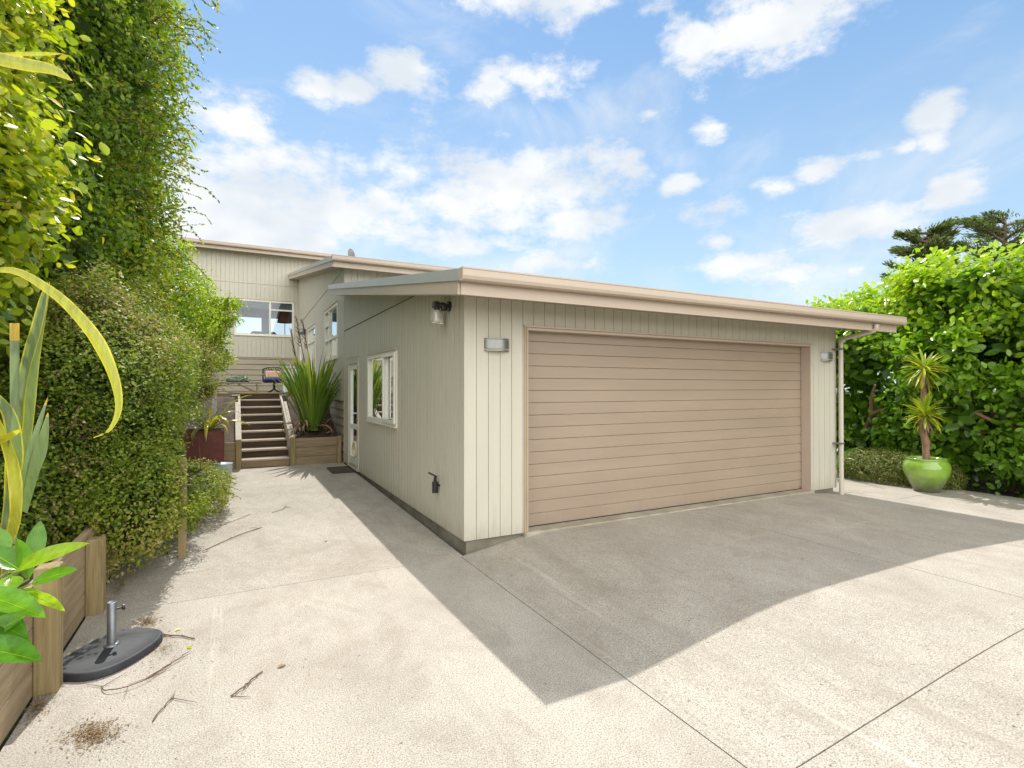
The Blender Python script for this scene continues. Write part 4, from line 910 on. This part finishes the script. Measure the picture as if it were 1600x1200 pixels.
def flaxplant(name, base, label, n, lmin, lmax, w, mt, spreadr, edge=None, dead=10, elev=(0.75, 1.5), az=None, droop=(.4, 1.6), a=(.1, .8), seed=1):
    rr = random.Random(seed); t = thing(name, base, label, 'plant'); base = Vector(base)
    b = MB()
    for i in range(n):
        azm = rr.uniform(0, 2 * math.pi) if az is None else rr.uniform(*az); e = rr.uniform(*elev); L_ = rr.uniform(lmin, lmax)
        bp = base + Vector((math.cos(azm), math.sin(azm), 0)) * rr.uniform(0, spreadr) + Vector((0, 0, -.02))
        strap(b, bp, azm, L_, e, rr.uniform(*droop), w * rr.uniform(.75, 1.15), rr.uniform(*a), edge, rr.uniform(-.7, .7))
    b.build('leaves', mt, t)
    if dead:
        b = MB()
        for i in range(dead):
            azm = rr.uniform(0, 2 * math.pi); strap(b, base + Vector((rr.gauss(0, spreadr * .6), rr.gauss(0, spreadr * .6), .05)), azm, rr.uniform(.4, .8) * lmax * .6, rr.uniform(.2, .9), rr.uniform(2.5, 4), w * .6, rr.random(), None, rr.uniform(-2, 2))
        b.build('dead_leaves', M['L_dead'], t)
    return t
fp = flaxplant('flax', (-.52, 7.35, .78), 'big upright green flax on the bank between the stairs and the house', 170, 1.1, 1.9, .068, M['L_flax'], .17, None, 50, (1.12, 1.56), seed=5, droop=(.1, .7))
b = MB()
for x, y, h in ((-.62, 7.4, 2.3), (-.85, 7.5, 2.1), (-.75, 7.3, 2.35)):
    b.tube([(x + .2, y, .9), (x + .05, y, .9 + h * .6), (x - .12, y, .9 + h)], [.015, .012, .007], 7)
    for k in range(9): zz = .9 + h * (.72 + .03 * k); b.tube([(x - .02 - .008 * k, y, zz), (x - .05 - .008 * k + R.uniform(-.05, .05), y + R.uniform(-.04, .04), zz + .07)], [.012, .005], 5)
b.build('flower_stalk', M['twig'], fp)
flaxplant('potted_flax', (-2.45, 6.22, .93), 'bronze and lime flax growing in the rusty maroon planter', 30, .5, 1.0, .06, M['L_vflax'], .06, .55, 0, (.25, 1.35), seed=8, droop=(.6, 2.4), a=(.2, .6))
flaxplant('flax', (7.95, 1.15, .02), 'thin grey green flax behind the downpipe at the hedge foot', 30, .7, 1.3, .04, M['L_flax'], .10, None, 22, (.6, 1.3), seed=12, droop=(.6, 2.0), a=(.0, .4))

# green pot with yucca
pc = Vector((7.88, -.47, .0)); pc.z = gz(pc.x, pc.y) + .002
t = thing('glazed_pot', pc, 'large round lime green glazed pot on the concrete in front of the hedge', 'plant pot')
b = MB(); b.lathe([(0, .0), (.18, 0), (.185, .012), (.19, .05), (.25, .15), (.295, .25)], pc, 48, 1); b.lathe([(.295, .25), (.315, .33), (.318, .40), (.30, .46), (.272, .495), (.268, .505), (.278, .512), (.276, .53), (.255, .532), (.245, .51), (.25, .47), (0, .465)], pc, 48, 0); b.build('bowl', [M['glaze'], M['glaze']], t)
b = MB(); b.lathe([(0, .472), (.244, .470)], pc, 24); b.build('soil', M['soil'], t)
t = thing('yucca', pc + Vector((0, 0, .47)), 'two headed yucca with spiky yellow green leaves growing in the green pot', 'yucca')
Rv = (cam.matrix_world.to_3x3() @ Vector((1, 0, 0))); Rv = _M @ Vector((1, 0, 0))
h1 = pc + Vector((0, 0, .47)); k1 = h1 + Vector((-.05, .03, .62)); 
b = MB(); b.tube([h1, h1 + Vector((-.015, 0, .2)), h1 + Vector((.0, .0, .3)), h1 + Vector((-.07, .02, .5)), k1 + Vector((0, 0, .12))], [.055, .05, .055, .05, .04], 12)
b.tube([h1 + Vector((.0, .03, .45)), h1 + Vector((.03, .06, .8)), h1 + Vector((.04, .05, 1.1)), h1 + Vector((-.0, .03, 1.46))], [.045, .042, .04, .035], 12); b.build('trunk', M['barkp'], t)
for hc, n, L_, el_ in ((k1 + Vector((-.02, -.05, .14)), 70, .40, (-.75, 1.5)), (h1 + Vector((-.0, .03, 1.50)), 75, .42, (-1.3, 1.3))):
    b = MB()
    for i in range(n):
        e = R.uniform(*el_); strap(b, hc + Vector((0, 0, R.uniform(-.04, .05))), R.uniform(0, 6.28), L_ * R.uniform(.75, 1.1), e, R.uniform(.1, .7), .036, R.uniform(0, 1), None, 0, 5, .3)
    b.build('leaf_head', M['L_yucca'], t)
    b = MB()
    for i in range(34): strap(b, hc + Vector((0, 0, -.05)), R.uniform(0, 6.28), R.uniform(.2, .34), R.uniform(-1.4, -.8), .4, .028, R.random(), None, 0, 4)
    b.build('dead_leaves', M['L_dead'], t)

# ------------------------------------------------------------------ right hedge
hb = [((9.55, -3.6, 1.9), (1.15, 2.4, 2.15)), ((9.6, -1.0, 1.85), (1.15, 1.9, 2.15)), ((9.75, 1.1, 1.7), (1.15, 1.5, 1.85)), ((10.2, 2.6, 1.5), (1.2, 1.3, 1.6)), ((11.2, -1, 2.0), (1.0, 4.5, 2.0)), ((10.6, -6.5, 2.0), (1.4, 2.0, 2.1)), ((10.5, -2.4, 1.55), (.8, 3.2, 1.55)),
      ((8.9, -2.6, 3.3), (.6, 1.1, .75)), ((8.95, -.5, 3.15), (.5, .8, .6)), ((9.0, -4.2, 3.4), (.7, 1.0, .8)), ((8.62, -.35, 2.1), (.42, .55, .55)), ((8.7, -2.0, 1.2), (.45, 1.0, .9))]
t = thing('broadleaf_hedge', (9.4, -1, 0), 'tall glossy bright green broad leaved hedge along the right edge of the driveway', 'hedge')
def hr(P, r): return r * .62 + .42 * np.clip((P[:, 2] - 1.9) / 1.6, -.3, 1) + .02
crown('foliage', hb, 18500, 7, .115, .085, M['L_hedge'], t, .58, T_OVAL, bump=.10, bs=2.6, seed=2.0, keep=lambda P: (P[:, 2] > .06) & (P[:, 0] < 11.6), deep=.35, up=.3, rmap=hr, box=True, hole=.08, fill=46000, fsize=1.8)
branches('branch', (9.4, -1.2, 0), [((8.9, -1.0, 1.6), (.4, 1.8, 1.2)), ((8.8, -2.5, 2.4), (.3, 1, 1))], 14, .06, t, seed=4)
for q in ([(8.9, .9, 1.0), (8.6, .75, 1.5), (8.45, .6, 1.75)], [(9.0, -1.5, .9), (8.6, -1.1, 1.15), (8.42, -.9, 1.3)], [(9.1, -.8, 1.7), (8.7, -.5, 1.95), (8.45, -.2, 2.0)], [(9.0, 1.1, .8), (8.7, .8, 1.2), (8.5, .5, 1.3)]): MB().tube(q, [.05, .035, .018], 8).build('branch', M['redbark'], t)
t = thing('low_shrub', (8.35, .35, 0), 'low mounded small leaved shrub between the green pot and the thin flax', 'shrub')
crown('foliage', [((8.35, .30, .18), (.55, .85, .38)), ((8.5, -.3, .15), (.4, .4, .3))], 5200, 8, .030, .024, M['L_low'], t, .6, bump=.1, seed=4, keep=lambda P: P[:, 2] > .03)
branches('stem', (8.35, .3, 0), [((8.35, .30, .25), (.5, .8, .3))], 14, .015, t)
# wall of darker undergrowth behind the low shrub is part of the hedge blobs

# ------------------------------------------------------------------ left vegetation
t = thing('small_leaved_shrub', (-3.3, 2, .5), 'large rounded small leaved shrub spilling over the planter wall onto the path', 'shrub')
sb = [((-3.25, 1.35, 1.55), (.75, 1.15, 1.15)), ((-3.2, 2.7, 1.65), (.70, 1.2, 1.15)), ((-3.3, 4.0, 1.5), (.75, 1.1, 1.05)), ((-2.78, 1.7, .85), (.52, .85, .62)), ((-2.74, 3.0, .36), (.60, 1.0, .34)), ((-2.78, 4.3, 2.1), (.45, .8, .30)),
      ((-2.85, 4.5, .28), (.55, .9, .28)), ((-3.5, .6, 1.0), (.55, .6, .8)), ((-3.05, 5.3, 1.35), (.42, .7, .65)), ((-2.75, 5.9, 1.72), (.45, .5, .22)), ((-2.95, .95, .72), (.50, .75, .55))]
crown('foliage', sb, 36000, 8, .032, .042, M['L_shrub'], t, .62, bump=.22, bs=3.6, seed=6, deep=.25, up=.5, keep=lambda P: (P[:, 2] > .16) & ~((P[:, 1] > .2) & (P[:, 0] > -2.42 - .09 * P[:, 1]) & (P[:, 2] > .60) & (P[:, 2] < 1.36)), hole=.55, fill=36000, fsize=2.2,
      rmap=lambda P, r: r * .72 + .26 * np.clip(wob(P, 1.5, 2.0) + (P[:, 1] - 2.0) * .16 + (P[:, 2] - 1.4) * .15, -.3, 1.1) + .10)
branches('branch', (-3.45, 1.9, .5), sb, 60, .03, t, seed=9, sub=4)
sp = []
for i in range(620):
    c, r = sb[R.randrange(len(sb))]; d = Vector((R.uniform(-.1, 1), R.uniform(-1, .7), R.uniform(-.4, 1.0))).normalized(); p = Vector(c) + Vector((d.x * r[0], d.y * r[1], d.z * r[2])) * .95
    if p.z < .25 or (p.y > .2 and p.x > -3.0 and .45 < p.z < 1.55): continue
    l = R.uniform(.10, .30); sp.append([p - d * .08, p + d * l * .5 + Vector((R.uniform(-.04, .04), R.uniform(-.04, .04), .02)), p + d * l + Vector((0, 0, -.05))])
whips('shoot_leaves', sp, .027, M['L_shrub'], t, 75)

t = thing('climber_hedge', (-4.3, 4, .5), 'very tall hedge smothered in green climber rising out of the top of the picture', 'hedge')
tb = [((-4.25, 3.0, 3.6), (1.0, 1.5, 2.0)), ((-4.1, 4.7, 3.6), (1.0, 1.5, 2.3)), ((-4.15, 3.6, 6.0), (1.25, 1.6, 2.0)), ((-3.95, 5.6, 5.3), (.95, 1.2, 2.0)), ((-4.1, 5.0, 7.6), (1.25, 1.7, 1.7)), ((-4.6, 1.6, 3.6), (1.0, 1.3, 2.6)),
      ((-5.2, 4.5, 4.5), (1.5, 3.2, 3.6)), ((-4.6, 1.8, 6.6), (1.2, 1.5, 1.8)), ((-4.0, 6.3, 3.2), (.9, 1.0, 1.5)), ((-4.4, 3.0, 1.6), (1.0, 2.6, 1.2))]
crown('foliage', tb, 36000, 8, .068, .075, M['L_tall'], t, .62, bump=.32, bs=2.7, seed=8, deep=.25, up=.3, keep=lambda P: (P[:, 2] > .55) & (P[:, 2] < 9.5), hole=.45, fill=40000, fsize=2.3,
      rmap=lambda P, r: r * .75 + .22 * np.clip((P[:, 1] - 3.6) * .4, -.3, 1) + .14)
branches('branch', (-4.5, 4.2, .5), tb, 40, .09, t, seed=12, sub=3)
sp = []
for i in range(330):
    c, r = tb[R.choice([3, 3, 4, 1, 2, 3, 0, 5])]; d = Vector((R.uniform(.1, 1), R.uniform(-.7, .8), R.uniform(-.9, 1))).normalized(); p = Vector(c) + Vector((d.x * r[0], d.y * r[1], d.z * r[2])) * .97; d = (d * .5 + Vector((R.uniform(-.2, .6), R.gauss(0, .5), R.gauss(.1, .6)))).normalized()
    l = R.uniform(.15, .6) * R.choice([1, 1, 1.4]); q = p + d * l * .5 + Vector((.05, 0, R.uniform(-.02, .12))); sp.append([p, q, q + Vector((d.x, d.y, R.uniform(-.5, .4))) * l * .5])
for i in range(90):
    c, r = tb[R.choice([3, 4, 4, 3, 2, 8])]; a_ = R.uniform(-1, 1); p = Vector(c) + Vector((r[0] * .9 * math.sqrt(1 - a_ * a_ * .6), R.uniform(-.5, .6) * r[1], a_ * r[2] * .9))
    d = Vector((R.uniform(.3, 1), R.gauss(0, .35), R.uniform(-.7, .8))).normalized(); l = R.uniform(.35, .85)
    sp.append([p, p + d * l * .35 + Vector((0, 0, .04)), p + d * l * .7 + Vector((R.gauss(0, .05), R.gauss(0, .05), .02)), p + d * l + Vector((0, 0, -.12))])
whips('shoot_leaves', sp, .055, M['L_tall'], t, 48)

t = thing('yellow_climber', (-4.2, -.1, .5), 'near climber with large yellow green leaves at the left edge of the picture', 'climber')
nb = [((-3.85, -.1, 3.15), (.55, .8, .75)), ((-3.95, .1, 4.3), (.55, .9, .8)), ((-4.1, -.3, 2.45), (.5, .6, .45)), ((-4.3, .2, 3.4), (.7, .9, 1.6))]
crown('foliage', nb, 4600, 8, .080, .13, M['L_near'], t, .72, T_OVAL, bump=.24, bs=2.4, seed=3, deep=.3, up=.5, keep=lambda P: P[:, 2] > 1.5, fill=7000, fsize=1.7)
branches('branch', (-4.3, .0, .5), nb, 26, .04, t, seed=2, sub=4)
sp = []
for i in range(60):
    c, r = nb[R.randrange(4)]; d = Vector((R.uniform(.1, 1), R.uniform(-1, .6), R.uniform(-.6, .9))).normalized(); p = Vector(c) + Vector((d.x * r[0], d.y * r[1], d.z * r[2])) * .9
    l = R.uniform(.2, .5); sp.append([p, p + d * l * .5 + Vector((0, 0, .04)), p + d * l + Vector((0, 0, -.06))])
whips('shoot_leaves', sp, .08, M['L_near'], t, 34, .6)

M['L_light'].node_tree.nodes['Mix Shader'].inputs[0].default_value = .55
t = thing('light_green_tree', (-3.0, 7.9, .9), 'airy lime green small tree in front of the upper house wall, left of its window', 'tree')
lb = [((-3.1, 7.2, 2.9), (.75, .9, .9)), ((-3.05, 8.2, 3.6), (.70, .8, .75)), ((-2.6, 8.0, 2.9), (.45, .6, .5)), ((-3.4, 7.6, 4.3), (.6, .7, .6)), ((-2.25, 8.1, 3.5), (.42, .4, .12)), ((-2.3, 7.9, 3.15), (.36, .4, .10)), ((-2.45, 7.8, 2.35), (.38, .5, .3)), ((-4.2, 8.0, 3.6), (1.0, 1.0, 1.4))]
crown('foliage', lb, 7200, 8, .055, .055, M['L_light'], t, .5, bump=.22, bs=3.5, seed=11, deep=.45, up=.4, hole=.6, fill=5000, fsize=1.8)
branches('branch', (-3.1, 7.8, 1.0), lb, 26, .035, t, seed=6, sub=4)
b = MB(); b.tube([(-3.1, 7.8, .8), (-3.15, 7.8, 1.8), (-3.2, 7.8, 2.8)], [.07, .06, .04], 9); b.build('trunk', M['bark'], t)
sp = []
for q in ([(375, 470), (395, 452), (388, 452)], [(300, 450), (340, 462), (372, 455)], [(310, 480), (345, 475), (362, 478)], [(330, 500), (350, 500), (358, 495)], [(300, 520), (335, 545), (350, 545)]):
    pass
for z, l in ((3.42, .55), (3.30, .45), (3.15, .40), (2.95, .35), (3.55, .5), (2.75, .35), (2.6, .4)):
    for k in range(3):
        p = Vector((-2.75, 7.9 + .1 * k, z)); p.x += .3; sp.append([p, p + Vector((l * .5, -.05, .05)), p + Vector((l, -.1 + .05 * k, .08 + R.uniform(-.05, .05)))])
whips('shoot_leaves', sp, .055, M['L_light'], t, 60, .5)

# near flax, variegated
t = thing('variegated_flax', (-3.45, -.55, .6), 'yellow striped flax with long blades in the planter at the left edge of the picture', 'plant')
b = MB()
Vx = _M @ Vector((1, 0, 0))
def blade(pl, w, a0, edge=.62, side=None, prof=None, fold=.18, tw=0):
    pts = [at(*p) for p in pl]
    # smooth through the points
    out = []
    for i in range(len(pts) - 1):
        p0 = pts[max(i - 1, 0)]; p1 = pts[i]; p2 = pts[i + 1]; p3 = pts[min(i + 2, len(pts) - 1)]
        for k in range(5):
            s = k / 5; out.append(.5 * ((2 * p1) + (p2 - p0) * s + (2 * p0 - 5 * p1 + 4 * p2 - p3) * s * s + (3 * p1 - p0 - 3 * p2 + p3) * s ** 3))
    out.append(pts[-1]); strap_path(b, out, w, a0, edge, tw, fold, side if side is not None else Vx, prof)
blade([(0, 1010, 3.2), (30, 640, 3.1), (60, 505, 3.05), (68, 455, 2.9), (-60, 420, 2.6)][:3] + [(75, 440, 3.0)], .065, .15, .5)
blade([(5, 870, 3.2), (40, 700, 3.15), (55, 560, 3.1), (78, 440, 3.05)], .07, .25, .45)
blade([(-90, 470, 2.7), (0, 421, 2.6), (75, 452, 2.55), (135, 510, 2.5), (170, 570, 2.5), (185, 630, 2.5), (172, 670, 2.5), (146, 684, 2.5)], .052, .42, .66, side=(_M @ Vector((.7, .5, 0))), prof=lambda f: (.30 + 1.9 * f) if f < .5 else max(.10, 1.25 - (f - .5) * 2.6), fold=.2)
blade([(20, 850, 3.0), (24, 700, 3.0), (24, 505, 3.0)], .062, .12, None, prof=lambda f: .9)
blade([(38, 800, 3.0), (52, 740, 2.95), (68, 690, 2.95), (75, 645, 2.95)], .075, .05, .18, prof=lambda f: (.5 + 1.2 * f) if f < .55 else max(.03, 1.16 - (f - .55) * 2.4))
blade([(25, 830, 3.05), (45, 720, 3.0), (75, 620, 3.05)], .04, .1, .2)
blade([(5, 860, 3.0), (20, 760, 2.9), (25, 700, 2.8), (12, 640, 2.75), (-40, 590, 2.7)], .09, .1, .5)
blade([(12, 850, 2.9), (26, 800, 2.8), (20, 720, 2.8), (-20, 620, 2.75)], .075, .45, .7)
blade([(8, 850, 3.0), (16, 760, 3.0), (20, 700, 3.0), (22, 600, 3.1)], .07, .55, .7)
blade([(-30, 700, 2.8), (0, 688, 2.75), (35, 670, 2.7)], .035, .6, .7)
blade([(-60, 78, 2.6), (30, 98, 2.55), (80, 108, 2.5), (113, 126, 2.5)], .065, .4, .75, side=(_M @ Vector((.2, 1, 0))), prof=lambda f: max(.05, 1 - f ** 3))
blade([(-60, 88, 2.8), (30, 84, 2.75), (100, 84, 2.7)], .022, .5, .6, side=(_M @ Vector((.2, 1, 0))))
for i in range(14):
    strap(b, (-3.65 + R.gauss(0, .10), -.65 + R.gauss(0, .15), .6), R.uniform(1.6, 4.7), R.uniform(.8, 1.5), R.uniform(1.0, 1.5), R.uniform(.2, 1.6), .07, R.uniform(.0, .5), R.choice([.45, .6]), R.uniform(-.6, .6))
b.build('leaves', M['L_vflax'], t)
b = MB()
for i in range(14): p = Vector((-3.38 + R.gauss(0, .05), -.5 + R.gauss(0, .06), .52)); b.tube([p, p + Vector((R.gauss(0, .03), R.gauss(0, .03), .30))], [.035, .012], 6, a=.9)
b.build('leaf_sheaths', mat('orange_sheath', (.45, .24, .06), .6, var=.4, vscale=10), t)

# glossy big leaves by the near post
t = thing('glossy_leaved_plant', (-3.2, -2.1, .6), 'glossy bright green plant with big oval leaves over the nearest timber post', 'plant')
TB = []
for i in range(9):
    f = i / 8; w = .5 * math.sin(math.pi * min(1, f * .96 + .03)) ** .75
    TB.append((w, f, .12 * w))
LL = [((10, 895), (130, 842), 2.15, 30, .75), ((52, 880), (62, 812), 2.2, 22, .25), ((45, 905), (32, 842), 2.2, 22, .3), ((48, 912), (118, 886), 2.12, 24, .3), ((35, 925), (100, 945), 2.05, 18, .85), ((-45, 925), (66, 950), 2.0, 38, .4),
      ((-30, 1000), (35, 960), 2.0, 36, .5), ((-60, 1010), (60, 1020), 1.95, 44, .15), ((0, 870), (-10, 820), 2.2, 30, .4), ((30, 890), (-30, 850), 2.15, 30, .2), ((20, 900), (12, 925), 2.1, 26, .6), ((-40, 960), (40, 985), 2.1, 36, .1), ((5, 880), (25, 850), 2.25, 26, .5), ((-30, 985), (48, 1002), 2.05, 24, .35), ((10, 930), (60, 915), 2.15, 18, .6)]
b = MB()
for (u0, v0), (u1, v1), dpt, wpx, a_ in LL:
    p0 = at(u0, v0, dpt); p1 = at(u1, v1, dpt * R.uniform(.93, 1.03)); Y = p1 - p0; L_ = Y.length; Y.normalize()
    nn = (Vector((0, 0, 1)) * .9 + (CAM - p0).normalized() * .8 + Vector((R.gauss(0, .15), R.gauss(0, .15), 0))); X = Y.cross(nn).normalized(); Z = X.cross(Y); w = wpx * 1.15 / FPX * dpt
    vs = []
    for i in range(11):
        f = i / 10; h = .5 * w * max(.0, math.sin(math.pi * f ** .9)) ** .8; bend = -.10 * L_ * f * f
        c_ = p0 + Y * L_ * f + Z * bend; vs += [c_ - X * h + Z * h * .28, c_ - X * h * .5 + Z * h * .09, c_, c_ + X * h * .5 + Z * h * .09, c_ + X * h + Z * h * .28]
    b.add(vs, [(i * 5 + k, i * 5 + k + 1, (i + 1) * 5 + k + 1, (i + 1) * 5 + k) for i in range(10) for k in range(4)], 0, True, a_)
    b.tube([p0 + Y * L_ * f - Z * .10 * L_ * f * f + Z * .0006 for f in (0, .25, .5, .75, .97)], [.0022, .0018, .0014, .001, .0005], 5, a=.95)
b.build('leaves', M['L_big'], t)
b = MB(); root = Vector((-3.25, -2.0, .55))
for (u0, v0), _, dpt, _, _ in LL: p = at(u0, v0, dpt); b.tube([root, (root + p) / 2 + Vector((0, 0, .05)), p], [.012, .008, .004], 6)
b.build('stem', mat('green_stem', (.22, .26, .08), .6), t)

# ------------------------------------------------------------------ distant conifers
def conifer(x, y, h, crown_r, label, seed):
    rr = random.Random(seed); t = thing('conifer', (x, y, 0), label, 'tree', 'dark conifers beyond the hedge')
    b = MB(); b.tube([(x, y, 0), (x + .1, y, h * .5), (x, y, h * .97)], [.38, .25, .05], 10)
    P = []; D = []
    for i in range(64):
        z = h * (.35 + .62 * (i / 64)); a = rr.uniform(0, 6.28); L_ = crown_r * (1.1 - .55 * (i / 64)) * rr.uniform(.65, 1.1); e = rr.uniform(.05, .6)
        d = Vector((math.cos(a) * math.cos(e), math.sin(a) * math.cos(e), math.sin(e))); p0 = Vector((x, y, z)); p1 = p0 + d * L_ * .55; p2 = p0 + d * L_ + Vector((0, 0, -.05 * L_))
        b.tube([p0, p1, p2], [.09, .05, .012], 5)
        s = d.cross(Vector((0, 0, 1))).normalized()
        for k in range(300):
            f = rr.uniform(.22, 1.03); q = p0 + (p2 - p0) * f; lat = rr.gauss(0, .22 * L_ * (1.12 - f) + .10)
            q = q + s * lat + Vector((0, 0, rr.gauss(0.03, .07))); P.append(q); D.append(d * .9 + s * (1 if lat > 0 else -1) * rr.uniform(.2, .9) + Vector((0, 0, rr.uniform(-.1, .5))))
    n = len(P); Nn = NR.normal(0, .5, (n, 3)); Nn[:, 2] += .9; Ln = NR.uniform(.12, .30, n)
    b.build('trunk', M['bark'], t); leaf_mesh('foliage', np.array(P), Nn, np.array(D), Ln, Ln * .30, NR.random(n), M['L_con'], t, T_DIA)
for u, v, d, cr, lab, s in ((1450, 352, 26, 2.3, 'narrow dark conifer behind the hedge, nearer the garage', 1), (1570, 330, 29, 3.6, 'broad dark flat topped conifer behind the hedge at the right edge', 2)):
    p = at(u, v, d); conifer(p.x, p.y, p.z, cr, lab, s)

# ------------------------------------------------------------------ litter
def scatter(name, label, c, rx, ry, n, size, material, ang=0, seed=1, kind='stuff', cat='leaf litter'):
    rr = np.random.default_rng(seed); a = rr.uniform(0, 6.28, n); q = np.abs(rr.normal(0, .5, n)); x = np.cos(a) * q * rx; y = np.sin(a) * q * ry; ca, sa = math.cos(ang), math.sin(ang)
    X_ = c[0] + x * ca - y * sa; Y_ = c[1] + x * sa + y * ca; hz_ = np.clip(1 - q, 0, 1) * .012
    P = np.stack([X_, Y_, np.array([gz(i, j) for i, j in zip(X_, Y_)]) + .004 + hz_ * rr.random(n)], 1)
    D = rr.normal(0, 1, (n, 3)); D[:, 2] *= .15; Nn = rr.normal(0, .3, (n, 3)); Nn[:, 2] += 1; Ln = size * rr.uniform(.4, 1.3, n)
    return tag(leaf_mesh(name, P, Nn, D, Ln, Ln * rr.uniform(.15, .5, n), rr.random(n), material, None), label, cat, kind=kind)
scatter('leaf_litter', 'brown patch of leaf litter on the concrete at the lower left', (-2.66, -1.70), .12, .20, 1500, .016, M['L_dead'], .5, 1)
scatter('leaf_litter', 'small brown heap of leaf litter behind the umbrella base', (-2.60, -.33), .10, .13, 800, .015, M['L_dead'], .3, 2)
scatter('leaf_litter', 'brown litter gathered at the foot of the timber post', (-2.97, -1.28), .08, .22, 700, .015, M['L_dead'], 0, 3)
scatter('leaf_litter', 'thin scatter of leaf bits over the left part of the driveway', (-2.2, -1.0), 1.3, 2.0, 420, .014, M['L_dead'], 0, 4)
scatter('leaf_litter', 'dark crumbs along the planter wall behind the umbrella base', (-2.9, .5), .10, 1.2, 700, .014, M['L_dead'], 0, 5)
scatter('leaf_litter', 'fallen bits on the path beyond the lone timber post', (-2.0, 2.3), .9, 1.6, 260, .014, M['L_dead'], 0, 6)
scatter('leaf_litter', 'fine debris caught along the joint beside the umbrella base and twigs', (-2.45, -.85), .35, .5, 600, .012, M['L_dead'], 0, 8)
scatter('bark_mulch', 'brown mulch and dead leaf strips on the bank beside the stairs', (-.5, 7.6), .45, .9, 10, .02, M['L_dead'], 0, 7)
def smooth(P, m_=5):
    out = []
    for i in range(len(P) - 1):
        p0 = P[max(i - 1, 0)]; p1 = P[i]; p2 = P[i + 1]; p3 = P[min(i + 2, len(P) - 1)]
        for k in range(m_):
            s = k / m_; out.append(.5 * ((2 * p1) + (p2 - p0) * s + (2 * p0 - 5 * p1 + 4 * p2 - p3) * s * s + (3 * p1 - p0 - 3 * p2 + p3) * s ** 3))
    return out + [P[-1]]
def twig(pts, label, r=.0035, forks=2):
    b = MB(); q0 = [Vector((x, y, gz(x, y) + .006 + dz)) for x, y, dz in pts]; q = smooth(q0); q = [p + Vector((R.gauss(0, .003), R.gauss(0, .003), abs(R.gauss(0, .002)))) for p in q]; b.tube(q, [r] * (len(q) - 1) + [r * .4], 6)
    for i in range(forks):
        p = q[R.randrange(len(q) - 1)]; e = p + Vector((R.uniform(-.12, .12), R.uniform(-.12, .12), 0)); e.z = p.z + .002; b.tube([p, e], [r * .7, r * .3], 5)
    tag(b.build('twig', M['twig']), label, 'twig', 'dry twigs on the driveway')
twig([(-2.07, -1.66, 0), (-2.02, -1.61, .004), (-1.95, -1.52, .002), (-1.90, -1.45, 0)], 'straight brown twig lying on the driveway right of the litter patch', .004)
twig([(-2.72, -1.20, 0), (-2.66, -1.30, .01), (-2.52, -1.28, .012), (-2.40, -1.12, .004)], 'curved twig on the concrete in front of the umbrella base', .003, 4)
twig([(-2.50, -1.22, 0), (-2.40, -1.12, .008), (-2.30, -.98, .008)], 'long arching twig right of the umbrella base', .0025, 5)
twig([(-2.50, -.62, 0), (-2.38, -.70, .004), (-2.28, -.80, 0)], 'forked twig beside the small litter heap', .004, 4)
twig([(-2.3, 1.35, 0), (-2.0, 1.75, .004), (-1.75, 2.0, 0)], 'long thin twig on the path right of the lone timber post', .004, 3)
twig([(-2.2, 2.3, 0), (-2.0, 2.5, .004), (-1.85, 2.75, 0)], 'thin twig on the path farther up, near the shrub edge', .003, 3)
twig([(-1.6, 2.7, 0), (-1.45, 2.85, 0), (-1.4, 3.1, 0)], 'short forked twig in the middle of the path', .003, 3)
twig([(-2.42, -1.72, 0), (-2.38, -1.60, .003), (-2.34, -1.50, 0)], 'short twig beside the brown litter patch', .003, 3)
def fallen(x, y, s, a, label, mt='L_dead'):
    b = MB(); c_, s_ = math.cos(a), math.sin(a); z = gz(x, y) + .004; vs = []
    for i in range(7):
        f = i / 6; h = .28 * s * math.sin(math.pi * min(.98, f + .02)); X_, Y_ = x + c_ * s * f, y + s_ * s * f
        vs += [(X_ - s_ * h, Y_ + c_ * h, z + h * .5), (X_, Y_, z), (X_ + s_ * h, Y_ - c_ * h, z + h * .5)]
    b.add(vs, [(i * 3 + k, i * 3 + k + 1, i * 3 + k + 4, i * 3 + k + 3) for i in range(6) for k in range(2)], 0, True, .7); tag(b.build('fallen_leaf', M[mt]), label, 'leaf', 'fallen leaves on the driveway')
fallen(-1.82, -1.45, .055, .4, 'curled brown leaf alone on the concrete right of the twigs')
fallen(-2.30, -.93, .05, 1.9, 'yellow fallen leaf at the end of the arching twig', 'L_near')
fallen(-2.42, -.58, .045, .2, 'yellow fallen leaf by the small litter heap', 'L_near')
fallen(-1.15, 1.1, .04, 2.0, 'small brown leaf on the sunny side path')
